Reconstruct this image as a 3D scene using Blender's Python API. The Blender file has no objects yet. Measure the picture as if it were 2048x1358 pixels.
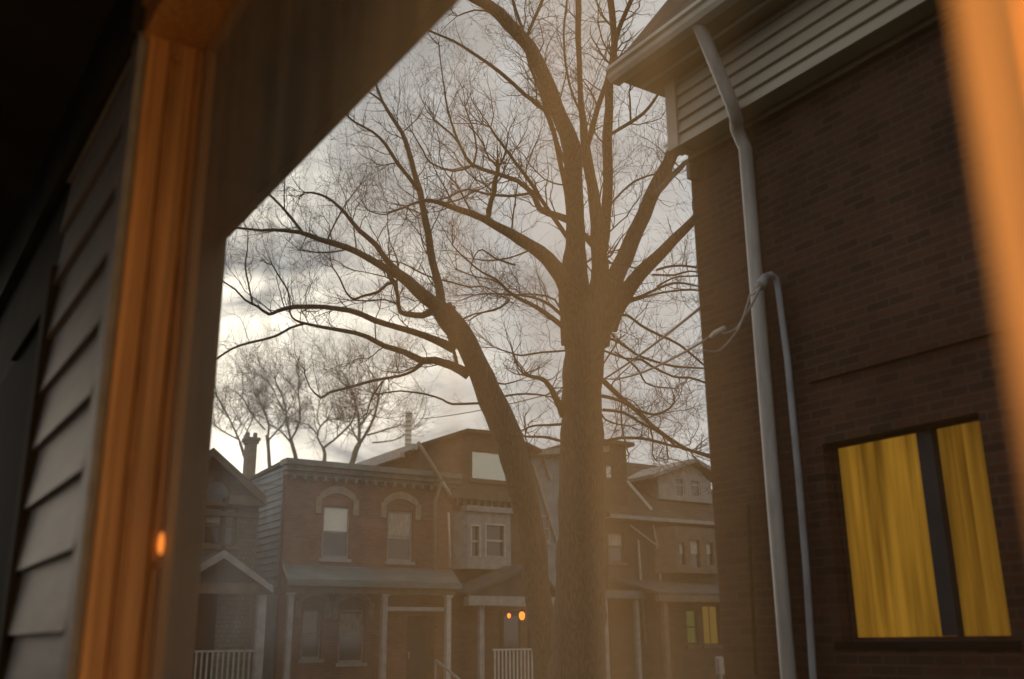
import bpy, math, random
from mathutils import Vector, Matrix, noise
random.seed(11)
S = bpy.context.scene
COL = S.collection
R = math.radians

# ------------------------------------------------------------------ camera, sky, sun, exposure
EYE = 2.35
FPX = 1991.0                      # focal length in pixels of a 2048 wide picture
AZ, PITCH, ROLL = R(33.5), R(16.9), R(0.6)
fwd = Vector((math.sin(AZ)*math.cos(PITCH), math.cos(AZ)*math.cos(PITCH), math.sin(PITCH)))
rt0 = Vector((math.cos(AZ), -math.sin(AZ), 0)); up0 = rt0.cross(fwd)
rt = rt0*math.cos(ROLL) - up0*math.sin(ROLL)
up = up0*math.cos(ROLL) + rt0*math.sin(ROLL)
CAM = Vector((0, 0, EYE))
cd = bpy.data.cameras.new('camera'); cam = bpy.data.objects.new('camera', cd); COL.objects.link(cam)
cam.matrix_world = Matrix(((rt.x, up.x, -fwd.x, 0), (rt.y, up.y, -fwd.y, 0), (rt.z, up.z, -fwd.z, EYE), (0, 0, 0, 1)))
cd.sensor_width = 36; cd.lens = 36*FPX/2048; cd.clip_end = 2000; cd.clip_start = 0.02
cd.dof.use_dof = True; cd.dof.focus_distance = 14.5; cd.dof.aperture_fstop = cd.lens/32.0
S.camera = cam
S.view_settings.view_transform = 'Standard'; S.view_settings.look = 'None'
S.view_settings.exposure = 0.0; S.view_settings.gamma = 1.0
S.cycles.max_bounces = 8; S.cycles.transparent_max_bounces = 12

SUN_AZ, SUN_EL = R(-4.0), R(8.0)
GLOW_AZ, GLOW_EL = R(13.0), R(11.0)     # where the cloud is thinnest
w = bpy.data.worlds.new('World'); S.world = w; w.use_nodes = True
nt = w.node_tree; nt.nodes.clear()
def nn(t, **k):
    n = nt.nodes.new(t)
    for a, b in k.items(): setattr(n, a, b)
    return n
def lk(a, b): nt.links.new(a, b)
out = nn('ShaderNodeOutputWorld'); bg = nn('ShaderNodeBackground'); lk(bg.outputs[0], out.inputs[0])
sky = nn('ShaderNodeTexSky', sky_type='NISHITA'); sky.sun_disc = False
sky.sun_elevation = SUN_EL; sky.sun_rotation = SUN_AZ; sky.air_density = 1.6; sky.dust_density = 3.0
tc = nn('ShaderNodeTexCoord')
mp = nn('ShaderNodeMapping'); mp.inputs['Scale'].default_value = (1.0, 1.0, 3.6); lk(tc.outputs['Generated'], mp.inputs[0])
n1 = nn('ShaderNodeTexNoise'); n1.inputs['Scale'].default_value = 4.2; n1.inputs['Detail'].default_value = 8; n1.inputs['Roughness'].default_value = .55; n1.inputs['Distortion'].default_value = .8
lk(mp.outputs[0], n1.inputs['Vector'])
cr = nn('ShaderNodeValToRGB'); cr.color_ramp.elements[0].position = .30; cr.color_ramp.elements[1].position = .68
lk(n1.outputs['Fac'], cr.inputs[0])
sd = Vector((math.sin(SUN_AZ)*math.cos(SUN_EL), math.cos(SUN_AZ)*math.cos(SUN_EL), math.sin(SUN_EL)))
dp = nn('ShaderNodeVectorMath', operation='DOT_PRODUCT'); dp.inputs[1].default_value = Vector((math.sin(GLOW_AZ)*math.cos(GLOW_EL), math.cos(GLOW_AZ)*math.cos(GLOW_EL), math.sin(GLOW_EL)))
nrm = nn('ShaderNodeVectorMath', operation='NORMALIZE'); lk(tc.outputs['Generated'], nrm.inputs[0]); lk(nrm.outputs[0], dp.inputs[0])
mr = nn('ShaderNodeMapRange', interpolation_type='SMOOTHSTEP'); mr.inputs[1].default_value = .925; mr.inputs[2].default_value = .995; lk(dp.outputs['Value'], mr.inputs[0])
# glow: thin cloud lit through near the low sun; the noise breaks it up
gl = nn('ShaderNodeMath', operation='MULTIPLY_ADD'); lk(cr.outputs[0], gl.inputs[0]); gl.inputs[1].default_value = 1.55; gl.inputs[2].default_value = -.12
gm = nn('ShaderNodeMath', operation='MULTIPLY', use_clamp=True); lk(gl.outputs[0], gm.inputs[0]); lk(mr.outputs[0], gm.inputs[1])
greys = nn('ShaderNodeMix', data_type='RGBA'); greys.inputs[6].default_value = (.33, .34, .335, 1); greys.inputs[7].default_value = (.53, .54, .53, 1)
lk(cr.outputs[0], greys.inputs[0])
cl = nn('ShaderNodeMix', data_type='RGBA'); lk(gm.outputs[0], cl.inputs[0]); lk(greys.outputs[2], cl.inputs[6]); cl.inputs[7].default_value = (1.5, 1.38, 1.15, 1)
sk = nn('ShaderNodeVectorMath', operation='SCALE'); lk(sky.outputs[0], sk.inputs[0]); sk.inputs['Scale'].default_value = .6
skm = nn('ShaderNodeMix', data_type='RGBA'); skm.inputs[0].default_value = .93
lk(sk.outputs[0], skm.inputs[6])
clb = nn('ShaderNodeVectorMath', operation='SCALE'); lk(cl.outputs[2], clb.inputs[0]); clb.inputs['Scale'].default_value = 10.0
lk(clb.outputs[0], skm.inputs[7]); lk(skm.outputs[2], bg.inputs[0]); bg.inputs[1].default_value = .15

sl = bpy.data.lights.new('sun', 'SUN'); sl.energy = .5; sl.angle = R(14); sl.color = (1, .86, .68)
so = bpy.data.objects.new('sun', sl); COL.objects.link(so)
so.rotation_euler = (-sd).to_track_quat('-Z', 'Y').to_euler()

# ------------------------------------------------------------------ helpers
def ray(px, py):
    return fwd + rt*((px-1024)/FPX) + up*((679-py)/FPX)
def at_depth(px, py, d): return CAM + ray(px, py)*d
def at_plane(px, py, axis, val):
    r = ray(px, py); return CAM + r*((val-CAM[axis])/r[axis])

def mat(name, col, rough=.8, var=.25, scale=6.0, bump=0.0, metal=0.0, col2=None, stretch=None, spec=.3):
    m = bpy.data.materials.new(name); m.use_nodes = True; t = m.node_tree
    b = t.nodes['Principled BSDF']; b.inputs['Roughness'].default_value = rough; b.inputs['Metallic'].default_value = metal
    b.inputs['Specular IOR Level'].default_value = spec
    c = t.nodes.new('ShaderNodeTexCoord'); mpn = t.nodes.new('ShaderNodeMapping'); t.links.new(c.outputs['Object'], mpn.inputs[0])
    if stretch: mpn.inputs['Scale'].default_value = stretch
    n = t.nodes.new('ShaderNodeTexNoise'); n.inputs['Scale'].default_value = scale; n.inputs['Detail'].default_value = 6
    t.links.new(mpn.outputs[0], n.inputs['Vector'])
    mx = t.nodes.new('ShaderNodeMix'); mx.data_type = 'RGBA'
    c2 = col2 or tuple(x*(1-var) for x in col)
    mx.inputs[6].default_value = (*c2, 1); mx.inputs[7].default_value = (*[x*(1+var) for x in col], 1)
    rr = t.nodes.new('ShaderNodeMapRange'); rr.inputs[1].default_value = .3; rr.inputs[2].default_value = .7
    t.links.new(n.outputs['Fac'], rr.inputs[0]); t.links.new(rr.outputs[0], mx.inputs[0]); t.links.new(mx.outputs[2], b.inputs['Base Color'])
    if bump:
        bp = t.nodes.new('ShaderNodeBump'); bp.inputs['Strength'].default_value = bump; bp.inputs['Distance'].default_value = .02
        t.links.new(n.outputs['Fac'], bp.inputs['Height']); t.links.new(bp.outputs[0], b.inputs['Normal'])
    return m
def brick_mat(name, c1, c2, mortar, bw=.22, bh=.075, shingle=False):
    m = bpy.data.materials.new(name); m.use_nodes = True; t = m.node_tree
    b = t.nodes['Principled BSDF']; b.inputs['Roughness'].default_value = .9; b.inputs['Specular IOR Level'].default_value = .15
    c = t.nodes.new('ShaderNodeTexCoord'); sx = t.nodes.new('ShaderNodeSeparateXYZ'); t.links.new(c.outputs['Object'], sx.inputs[0])
    ad = t.nodes.new('ShaderNodeMath'); ad.operation = 'ADD'; t.links.new(sx.outputs[0], ad.inputs[0]); t.links.new(sx.outputs[1], ad.inputs[1])
    cb = t.nodes.new('ShaderNodeCombineXYZ'); t.links.new(ad.outputs[0], cb.inputs[0]); t.links.new(sx.outputs[2], cb.inputs[1])
    br = t.nodes.new('ShaderNodeTexBrick'); t.links.new(cb.outputs[0], br.inputs['Vector'])
    br.inputs['Scale'].default_value = 1.0; br.inputs['Brick Width'].default_value = bw; br.inputs['Row Height'].default_value = bh
    br.inputs['Mortar Size'].default_value = .008 if not shingle else .012; br.inputs['Color1'].default_value = (*c1, 1); br.inputs['Color2'].default_value = (*c2, 1); br.inputs['Mortar'].default_value = (*mortar, 1)
    n = t.nodes.new('ShaderNodeTexNoise'); n.inputs['Scale'].default_value = .9; n.inputs['Detail'].default_value = 7; t.links.new(c.outputs['Object'], n.inputs['Vector'])
    rr = t.nodes.new('ShaderNodeMapRange'); rr.inputs[1].default_value = .3; rr.inputs[2].default_value = .7; rr.inputs[3].default_value = .62; rr.inputs[4].default_value = 1.25
    t.links.new(n.outputs['Fac'], rr.inputs[0])
    vm = t.nodes.new('ShaderNodeVectorMath'); vm.operation = 'SCALE'; t.links.new(br.outputs['Color'], vm.inputs[0]); t.links.new(rr.outputs[0], vm.inputs['Scale'])
    t.links.new(vm.outputs[0], b.inputs['Base Color'])
    bp = t.nodes.new('ShaderNodeBump'); bp.inputs['Strength'].default_value = .5; bp.inputs['Distance'].default_value = .01
    iv = t.nodes.new('ShaderNodeMath'); iv.operation = 'SUBTRACT'; iv.inputs[0].default_value = 1; t.links.new(br.outputs['Fac'], iv.inputs[1])
    t.links.new(iv.outputs[0], bp.inputs['Height']); t.links.new(bp.outputs[0], b.inputs['Normal'])
    return m
def emis(name, col, s, folds=None):
    m = bpy.data.materials.new(name); m.use_nodes = True; t = m.node_tree; t.nodes.clear()
    o = t.nodes.new('ShaderNodeOutputMaterial'); e = t.nodes.new('ShaderNodeEmission'); e.inputs[0].default_value = (*col, 1); e.inputs[1].default_value = s
    t.links.new(e.outputs[0], o.inputs[0]); return m

M = {}
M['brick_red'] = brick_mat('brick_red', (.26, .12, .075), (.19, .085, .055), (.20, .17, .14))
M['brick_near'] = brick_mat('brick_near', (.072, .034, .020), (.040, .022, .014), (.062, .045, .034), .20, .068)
M['brick_brown'] = brick_mat('brick_brown', (.20, .12, .08), (.15, .09, .06), (.16, .13, .11))
M['brick_dark'] = brick_mat('brick_dark', (.11, .08, .06), (.08, .06, .045), (.10, .085, .07))
M['shingle_wall'] = brick_mat('shingle_wall', (.17, .14, .105), (.13, .11, .08), (.09, .075, .055), .13, .12, True)
M['roof'] = brick_mat('roof_shingle', (.075, .065, .055), (.05, .045, .04), (.03, .027, .024), .3, .14, True)
M['roof_brown'] = brick_mat('roof_brown', (.12, .085, .06), (.08, .06, .045), (.04, .035, .03), .3, .14, True)
M['roof_blue'] = mat('roof_blue', (.12, .14, .135), .6, .25, 1.5, stretch=(1, 1, 4))
M['roof_dark'] = mat('roof_dark', (.06, .058, .055), .8, .3, 3)
M['side_blue'] = mat('side_blue', (.20, .235, .25), .7, .2, 2)
M['cornice'] = mat('cornice_paint', (.17, .19, .165), .6, .25, 4)
M['white'] = mat('white_paint', (.44, .41, .37), .6, .15, 5, bump=.1)
M['white_dim'] = mat('weathered_white', (.28, .26, .235), .7, .2, 5)
M['brown_trim'] = mat('brown_trim', (.13, .095, .065), .7, .25, 4)
M['lintel'] = mat('sandstone', (.30, .24, .17), .9, .2, 8, bump=.3)
M['dark'] = mat('dark_void', (.012, .013, .012), .95, .3, 3, spec=.02)
M['door'] = mat('dark_door', (.05, .04, .03), .5, .3, 3)
M['blind'] = mat('window_blind', (.78, .74, .62), .8, .06, 10)
M['curtain_white'] = mat('lace_curtain', (.40, .35, .28), .9, .35, 6, stretch=(6, 6, 1))
M['glass'] = mat('window_glass', (.02, .022, .022), .06, .1, 1.0, spec=.9)
M['mirror'] = mat('sky_glass', (.42, .43, .36), .04, .03, 1.0, metal=1.0)
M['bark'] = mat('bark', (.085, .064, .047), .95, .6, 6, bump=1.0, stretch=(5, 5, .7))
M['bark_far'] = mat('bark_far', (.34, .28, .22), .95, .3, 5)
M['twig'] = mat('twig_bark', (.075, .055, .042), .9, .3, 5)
M['clap'] = mat('clapboard_paint', (.22, .235, .25), .65, .16, 3, bump=.2, stretch=(.6, .6, 3))
M['siding'] = mat('aluminium_siding', (.37, .325, .26), .55, .12, 2.5, stretch=(.5, .5, 3))
M['gutter'] = mat('gutter_paint', (.50, .46, .41), .45, .2, 3)
M['pipe'] = mat('downpipe_paint', (.31, .30, .29), .5, .22, 2.5, stretch=(6, 6, 1))
M['conduit'] = mat('conduit_grey', (.24, .25, .27), .5, .2, 4)
M['soffit'] = mat('soffit_paint', (.34, .25, .165), .8, .2, 1.6, bump=.2)
M['cream'] = mat('pine_woodwork', (.56, .31, .12), .5, .26, 3.0, bump=.3, stretch=(14, 14, .5))
M['groove'] = mat('brown_groove', (.36, .18, .075), .8, .3, 4)  # darker brown than the pine, for the groove strips
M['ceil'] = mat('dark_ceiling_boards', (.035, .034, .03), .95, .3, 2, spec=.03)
M['floor'] = mat('floor_boards', (.12, .09, .065), .6, .3, 3, stretch=(.5, 6, 1))
M['cable'] = mat('black_cable', (.10, .09, .08), .6, .1, 5)
M['cable_light'] = mat('grey_cable', (.30, .28, .26), .6, .1, 5)
M['metal'] = mat('galvanised_metal', (.55, .53, .50), .4, .15, 6, metal=.4)
M['grass'] = mat('grass', (.055, .065, .028), .95, .4, 4, bump=.6)
M['asphalt'] = mat('asphalt', (.05, .05, .05), .9, .2, 8, bump=.3)
M['concrete'] = mat('concrete', (.28, .27, .25), .9, .15, 3, bump=.2)
M['room_curtain'] = mat('room_curtain', (.50, .24, .08), .9, .2, 5, stretch=(5, 5, .3))
t = M['room_curtain'].node_tree; b_ = t.nodes['Principled BSDF']; tl = t.nodes.new('ShaderNodeBsdfTranslucent'); tl.inputs[0].default_value = (.60, .36, .18, 1)
mx_ = t.nodes.new('ShaderNodeMixShader'); mx_.inputs[0].default_value = .15; t.links.new(b_.outputs[0], mx_.inputs[1]); t.links.new(tl.outputs[0], mx_.inputs[2]); t.links.new(mx_.outputs[0], t.nodes['Material Output'].inputs[0])
M['mullion_paint'] = mat('mullion_paint', (.02, .022, .026), .6, .2, 4)
M['lampglow'] = emis('lamp_glow', (1, .24, .035), 2.6)
M['amber'] = emis('amber_glow', (1, .27, .04), 1.3)
M['bulb'] = emis('bulb', (1, .45, .14), 30)
M['lit_green'] = emis('lit_green_window', (.40, .50, .14), .13)
M['lit_yellow'] = emis('lit_yellow_window', (.60, .38, .08), .20)

# lit curtain: warm room light shining through folded cloth
def cloth_lit(name, c, s):
    m = bpy.data.materials.new(name); m.use_nodes = True; t = m.node_tree; b = t.nodes['Principled BSDF']
    b.inputs['Base Color'].default_value = (c[0]*.35, c[1]*.35, c[2]*.35, 1); b.inputs['Roughness'].default_value = .95; b.inputs['Specular IOR Level'].default_value = .05
    tcn = t.nodes.new('ShaderNodeTexCoord'); mpn = t.nodes.new('ShaderNodeMapping'); mpn.inputs['Scale'].default_value = (1, 1, .05)
    n = t.nodes.new('ShaderNodeTexNoise'); n.inputs['Scale'].default_value = 14; n.inputs['Detail'].default_value = 3
    t.links.new(tcn.outputs['Object'], mpn.inputs[0]); t.links.new(mpn.outputs[0], n.inputs['Vector'])
    rr = t.nodes.new('ShaderNodeMapRange'); rr.inputs[1].default_value = .3; rr.inputs[2].default_value = .7; rr.inputs[3].default_value = .35*s; rr.inputs[4].default_value = 1.5*s
    t.links.new(n.outputs['Fac'], rr.inputs[0]); t.links.new(rr.outputs[0], b.inputs['Emission Strength']); b.inputs['Emission Color'].default_value = (*c, 1)
    return m
M['curtain_lit'] = cloth_lit('yellow_curtain', (.56, .28, .03), .28)
M['curtain_lit2'] = cloth_lit('dim_yellow_curtain', (.52, .26, .03), .20)

# window pane: mostly clear, mirror-like at a slant, with a painted-on reflection veil
def pane_mat():
    m = bpy.data.materials.new('veiled_pane'); m.use_nodes = True; t = m.node_tree; t.nodes.clear()
    o = t.nodes.new('ShaderNodeOutputMaterial'); tr = t.nodes.new('ShaderNodeBsdfTransparent'); tr.inputs[0].default_value = (1, 1, 1, 1)
    gs = t.nodes.new('ShaderNodeBsdfGlossy'); gs.inputs['Roughness'].default_value = .16; gs.inputs[0].default_value = (1, 1, 1, 1)
    lw = t.nodes.new('ShaderNodeLayerWeight'); lw.inputs[0].default_value = .5      # facing -> Schlick reflectance, same from both sides
    pw = t.nodes.new('ShaderNodeMath'); pw.operation = 'POWER'; pw.inputs[1].default_value = 5; t.links.new(lw.outputs['Facing'], pw.inputs[0])
    fr = t.nodes.new('ShaderNodeMath'); fr.operation = 'MULTIPLY_ADD'; fr.inputs[1].default_value = .16; fr.inputs[2].default_value = .02; t.links.new(pw.outputs[0], fr.inputs[0])
    m1 = t.nodes.new('ShaderNodeMixShader'); t.links.new(fr.outputs[0], m1.inputs[0]); t.links.new(tr.outputs[0], m1.inputs[1]); t.links.new(gs.outputs[0], m1.inputs[2])
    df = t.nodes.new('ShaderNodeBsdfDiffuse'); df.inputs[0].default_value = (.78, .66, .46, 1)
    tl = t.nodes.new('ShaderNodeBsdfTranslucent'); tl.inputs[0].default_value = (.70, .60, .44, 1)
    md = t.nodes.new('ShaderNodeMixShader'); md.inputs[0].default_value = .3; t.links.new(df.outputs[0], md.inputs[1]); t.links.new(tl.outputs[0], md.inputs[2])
    # painted veil of reflected light: streaky, dense over middle and far end, fading nearer
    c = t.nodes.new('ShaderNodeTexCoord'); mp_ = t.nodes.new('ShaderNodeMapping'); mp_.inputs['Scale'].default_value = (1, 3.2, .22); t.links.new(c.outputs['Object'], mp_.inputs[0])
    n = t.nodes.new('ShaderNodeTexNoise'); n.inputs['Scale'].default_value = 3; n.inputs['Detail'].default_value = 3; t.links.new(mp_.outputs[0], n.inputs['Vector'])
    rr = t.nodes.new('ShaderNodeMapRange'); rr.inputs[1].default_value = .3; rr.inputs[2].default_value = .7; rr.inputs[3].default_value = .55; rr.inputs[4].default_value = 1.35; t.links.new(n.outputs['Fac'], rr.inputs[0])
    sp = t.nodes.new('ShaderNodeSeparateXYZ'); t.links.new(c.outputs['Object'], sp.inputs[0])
    gr = t.nodes.new('ShaderNodeMapRange'); gr.interpolation_type = 'SMOOTHSTEP'; gr.inputs[1].default_value = VEIL[0]; gr.inputs[2].default_value = VEIL[1]; gr.inputs[3].default_value = .005; gr.inputs[4].default_value = VEIL[2]
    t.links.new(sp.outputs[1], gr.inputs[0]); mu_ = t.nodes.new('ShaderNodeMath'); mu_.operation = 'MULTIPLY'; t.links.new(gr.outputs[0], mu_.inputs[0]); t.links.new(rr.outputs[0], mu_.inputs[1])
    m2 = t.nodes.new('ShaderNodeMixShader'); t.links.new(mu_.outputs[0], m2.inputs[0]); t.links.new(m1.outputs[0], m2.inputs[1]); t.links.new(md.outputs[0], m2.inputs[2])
    t.links.new(m2.outputs[0], o.inputs[0]); return m
VEIL = (-2.86, -2.45, .19)      # painted reflection veil along the pane, measured from the far jamb
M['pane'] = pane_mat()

class MB:
    def __init__(s): s.v = []; s.f = []
    def poly(s, pts):
        i = len(s.v); s.v += [Vector(p) for p in pts]; s.f.append(tuple(range(i, i+len(pts))))
    def box(s, a, b):
        x0, x1 = sorted((a[0], b[0])); y0, y1 = sorted((a[1], b[1])); z0, z1 = sorted((a[2], b[2]))
        i = len(s.v); s.v += [Vector((x, y, z)) for x in (x0, x1) for y in (y0, y1) for z in (z0, z1)]
        for q in ((0, 1, 3, 2), (4, 6, 7, 5), (0, 4, 5, 1), (2, 3, 7, 6), (0, 2, 6, 4), (1, 5, 7, 3)): s.f.append(tuple(i+k for k in q))
    def prism(s, pts, d):            # polygon swept by vector d
        d = Vector(d); i = len(s.v); n = len(pts); P = [Vector(p) for p in pts]
        s.v += P + [p+d for p in P]
        s.f.append(tuple(range(i, i+n))); s.f.append(tuple(range(i+2*n-1, i+n-1, -1)))
        for k in range(n): s.f.append((i+k, i+n+k, i+n+(k+1) % n, i+(k+1) % n))
    def beam(s, a, b, wd, ht):       # rectangular bar between two points
        a, b = Vector(a), Vector(b); t = (b-a).normalized(); sd_ = t.cross(Vector((0, 0, 1)))
        if sd_.length < .01: sd_ = Vector((1, 0, 0))
        sd_.normalize(); u = sd_.cross(t); sd_ = sd_*wd/2; u = u*ht/2
        s.prism([a-sd_-u, a+sd_-u, a+sd_+u, a-sd_+u], b-a)
    def tube(s, pts, rad, n=6, cap=True):
        pts = [Vector(p) for p in pts]; m = len(pts); t0 = (pts[1]-pts[0]).normalized()
        a = t0.orthogonal().normalized(); base = len(s.v)
        for k in range(m):
            t = (pts[min(k+1, m-1)]-pts[max(k-1, 0)]).normalized(); a = (a-t*a.dot(t)).normalized(); b = t.cross(a)
            r = rad[k] if isinstance(rad, (list, tuple)) else rad
            for j in range(n):
                an = 2*math.pi*j/n; s.v.append(pts[k]+(a*math.cos(an)+b*math.sin(an))*r)
        for k in range(m-1):
            for j in range(n):
                q = base+k*n; s.f.append((q+j, q+(j+1) % n, q+n+(j+1) % n, q+n+j))
        if cap:
            s.f.append(tuple(base+j for j in range(n-1, -1, -1))); s.f.append(tuple(base+(m-1)*n+j for j in range(n)))
    def lathe(s, c, prof, n=14):     # prof: (radius, z)
        i = len(s.v); m = len(prof)
        for r_, z in prof:
            for j in range(n):
                an = 2*math.pi*j/n; s.v.append(Vector(c)+Vector((math.cos(an)*r_, math.sin(an)*r_, z)))
        for k in range(m-1):
            for j in range(n): s.f.append((i+k*n+j, i+k*n+(j+1) % n, i+(k+1)*n+(j+1) % n, i+(k+1)*n+j))
        s.f.append(tuple(i+j for j in range(n-1, -1, -1))); s.f.append(tuple(i+(m-1)*n+j for j in range(n)))
    def build(s, name, m, parent=None, smooth=False):
        org = wpos(parent) if parent else Vector((0, 0, 0))
        me = bpy.data.meshes.new(name); me.from_pydata([tuple(v-org) for v in s.v], [], s.f); me.update()
        me.materials.append(m if not isinstance(m, str) else M[m])
        if smooth: me.polygons.foreach_set('use_smooth', [True]*len(me.polygons))
        o = bpy.data.objects.new(name, me); COL.objects.link(o); o.parent = parent
        return o
def wpos(o):
    p = Vector((0, 0, 0))
    while o: p += Vector(o.location); o = o.parent
    return p
def tag(o, label=None, cat=None, group=None, kind=None):
    if label: o['label'] = label
    if cat: o['category'] = cat
    if group: o['group'] = group
    if kind: o['kind'] = kind
    return o
def thing(name, loc, label, cat, group=None):
    o = bpy.data.objects.new(name, None); COL.objects.link(o); o.location = loc; o.empty_display_size = .3
    return tag(o, label, cat, group)
def quick(name, m, parent, *boxes):
    b = MB()
    for a, c in boxes: b.box(a, c)
    return b.build(name, m, parent)

# wall with rectangular openings; frame (O,U,N): points = O + U*u + Z*v + N*n (N outward)
Z = Vector((0, 0, 1))
def fpt(F, u, v, n=0): return F[0] + F[1]*u + Z*v + F[2]*n
def uv(F, px, py, n=0):
    r = ray(px, py); o = F[0]+F[2]*n; t = (o-CAM).dot(F[2])/r.dot(F[2]); p = CAM+r*t-F[0]
    return p.dot(F[1]), p.z
def fbox(b, F, u0, u1, v0, v1, n0, n1):
    P = [fpt(F, u, v, n) for u in (u0, u1) for v in (v0, v1) for n in (n0, n1)]
    b.box((min(p.x for p in P), min(p.y for p in P), min(p.z for p in P)), (max(p.x for p in P), max(p.y for p in P), max(p.z for p in P)))
def wall(b, F, u0, u1, v0, v1, holes, th=.25):
    us = sorted({u0, u1, *[h[0] for h in holes], *[h[1] for h in holes]}); vs = sorted({v0, v1, *[h[2] for h in holes], *[h[3] for h in holes]})
    us = [u for u in us if u0 <= u <= u1]; vs = [v for v in vs if v0 <= v <= v1]
    def inh(u, v): return any(h[0] < u < h[1] and h[2] < v < h[3] for h in holes)
    for i in range(len(us)-1):
        for j in range(len(vs)-1):
            if not inh((us[i]+us[i+1])/2, (vs[j]+vs[j+1])/2):
                for n in (0, -th): b.poly([fpt(F, us[i], vs[j], n), fpt(F, us[i+1], vs[j], n), fpt(F, us[i+1], vs[j+1], n), fpt(F, us[i], vs[j+1], n)])
    for (a, c, d, e) in list(holes)+[(u0, u1, v0, v1)]:
        for q in (((a, d), (c, d)), ((a, e), (c, e)), ((a, d), (a, e)), ((c, d), (c, e))):
            (p, r_) = q; b.poly([fpt(F, *p, 0), fpt(F, *r_, 0), fpt(F, *r_, -th), fpt(F, *p, -th)])
def window(F, parent, u0, u1, v0, v1, fm='white_dim', fw=.06, blind=None, glass='glass', mull=0, rail=True, set_=-.08, bm='blind', sill=True):
    b = MB(); s0, s1 = set_-.05, set_
    fbox(b, F, u0, u0+fw, v0, v1, s0, s1); fbox(b, F, u1-fw, u1, v0, v1, s0, s1)
    fbox(b, F, u0+fw, u1-fw, v1-fw, v1, s0, s1); fbox(b, F, u0+fw, u1-fw, v0, v0+fw*1.2, s0, s1)
    if rail:
        vm = (v0+v1)/2; fbox(b, F, u0+fw, u1-fw, vm-fw*.4, vm+fw*.4, s0, s1-.005)
    for k in range(mull):
        um = u0+(u1-u0)*(k+1)/(mull+1); fbox(b, F, um-fw*.35, um+fw*.35, v0+fw*1.2, v1-fw, s0, s1-.008)
    w_ = b.build('window', fm, parent)
    p = MB(); fbox(p, F, u0+fw*.5, u1-fw*.5, v0+fw*.5, v1-fw*.5, s0+.012, s0+.024); p.build('pane', glass, w_)
    if blind:
        q = MB(); fbox(q, F, u0+fw, u1-fw, v0+(v1-v0)*blind[0], v0+(v1-v0)*blind[1], s0+.026, s0+.032); q.build('blind', bm, w_)
    if sill:
        q = MB(); fbox(q, F, u0-.08, u1+.08, v0-.10, v0-.003, -.10, .06); q.build('sill', fm, w_)
    return w_
def claps(b, F, u0, u1, v0, v1, ex, dep):
    v = v0
    while v < v1-.01:
        t = min(v+ex, v1)
        b.prism([fpt(F, u0, v, 0), fpt(F, u0, v, dep), fpt(F, u0, t, dep*.18), fpt(F, u0, t, 0)], F[1]*(u1-u0))
        v += ex

# ------------------------------------------------------------------ ground, street
def flat(name, x0, x1, y0, y1, z, m, h=0):
    b = MB()
    if h: b.box((x0, y0, z-h), (x1, y1, z))
    else: b.poly([(x0, y0, z), (x1, y0, z), (x1, y1, z), (x0, y1, z)])
    return tag(b.build(name, m), kind='structure')
flat('ground', -900, 900, -900, 900, -.15, 'grass')
flat('road', -300, 300, 15.2, 22.2, -.10, 'asphalt')
flat('near_pavement', -300, 300, 12.6, 14.2, 0.004, 'concrete', .15)
flat('near_lawn', -60, 80, -40, 12.6, 0.0, 'grass', .14)
flat('near_kerb', -300, 300, 15.0, 15.2, 0.0, 'concrete', .16)
flat('tree_verge', -300, 300, 14.2, 15.0, -.002, 'grass', .14)
flat('far_kerb', -300, 300, 22.2, 22.4, 0.0, 'concrete', .16)
flat('far_pavement', -300, 300, 22.4, 24.0, 0.004, 'concrete', .15)
flat('far_lawn', -60, 120, 24.0, 60, 0.0, 'grass', .14)

# ------------------------------------------------------------------ trees
def limb3(pts, d0, doff=0.0, wob=.15, seed=0):
    """pixel-traced limb -> smooth 3D path with real depth wander and radii"""
    P = []; rr = []
    for k, q in enumerate(pts):
        t = k/max(1, len(pts)-1); d = d0 + (q[3] if len(q) > 3 else doff*t)
        P.append(at_depth(q[0], q[1], d)); rr.append(q[2]*.5/FPX*d)
    out_p, out_r = [], []; n = len(P)
    for i in range(n-1):
        p0, p1, p2, p3 = P[max(i-1, 0)], P[i], P[i+1], P[min(i+2, n-1)]
        seg = max(2, min(8, int((p2-p1).length/.22)))
        for s_ in range(seg):
            t = s_/seg
            q = .5*((2*p1)+(p2-p0)*t+(2*p0-5*p1+4*p2-p3)*t*t+(-p0+3*p1-3*p2+p3)*t**3)
            r_ = rr[i]+(rr[i+1]-rr[i])*t
            nz = noise.noise_vector(q*1.7+Vector((seed, 0, 0)))*min(.05, r_*.35+.012)
            out_p.append(q+nz); out_r.append(r_*(1+.10*noise.noise(q*3.1+Vector((0, seed, 0)))))
    out_p.append(P[-1]); out_r.append(rr[-1])
    return out_p, out_r
TW = 0
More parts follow.
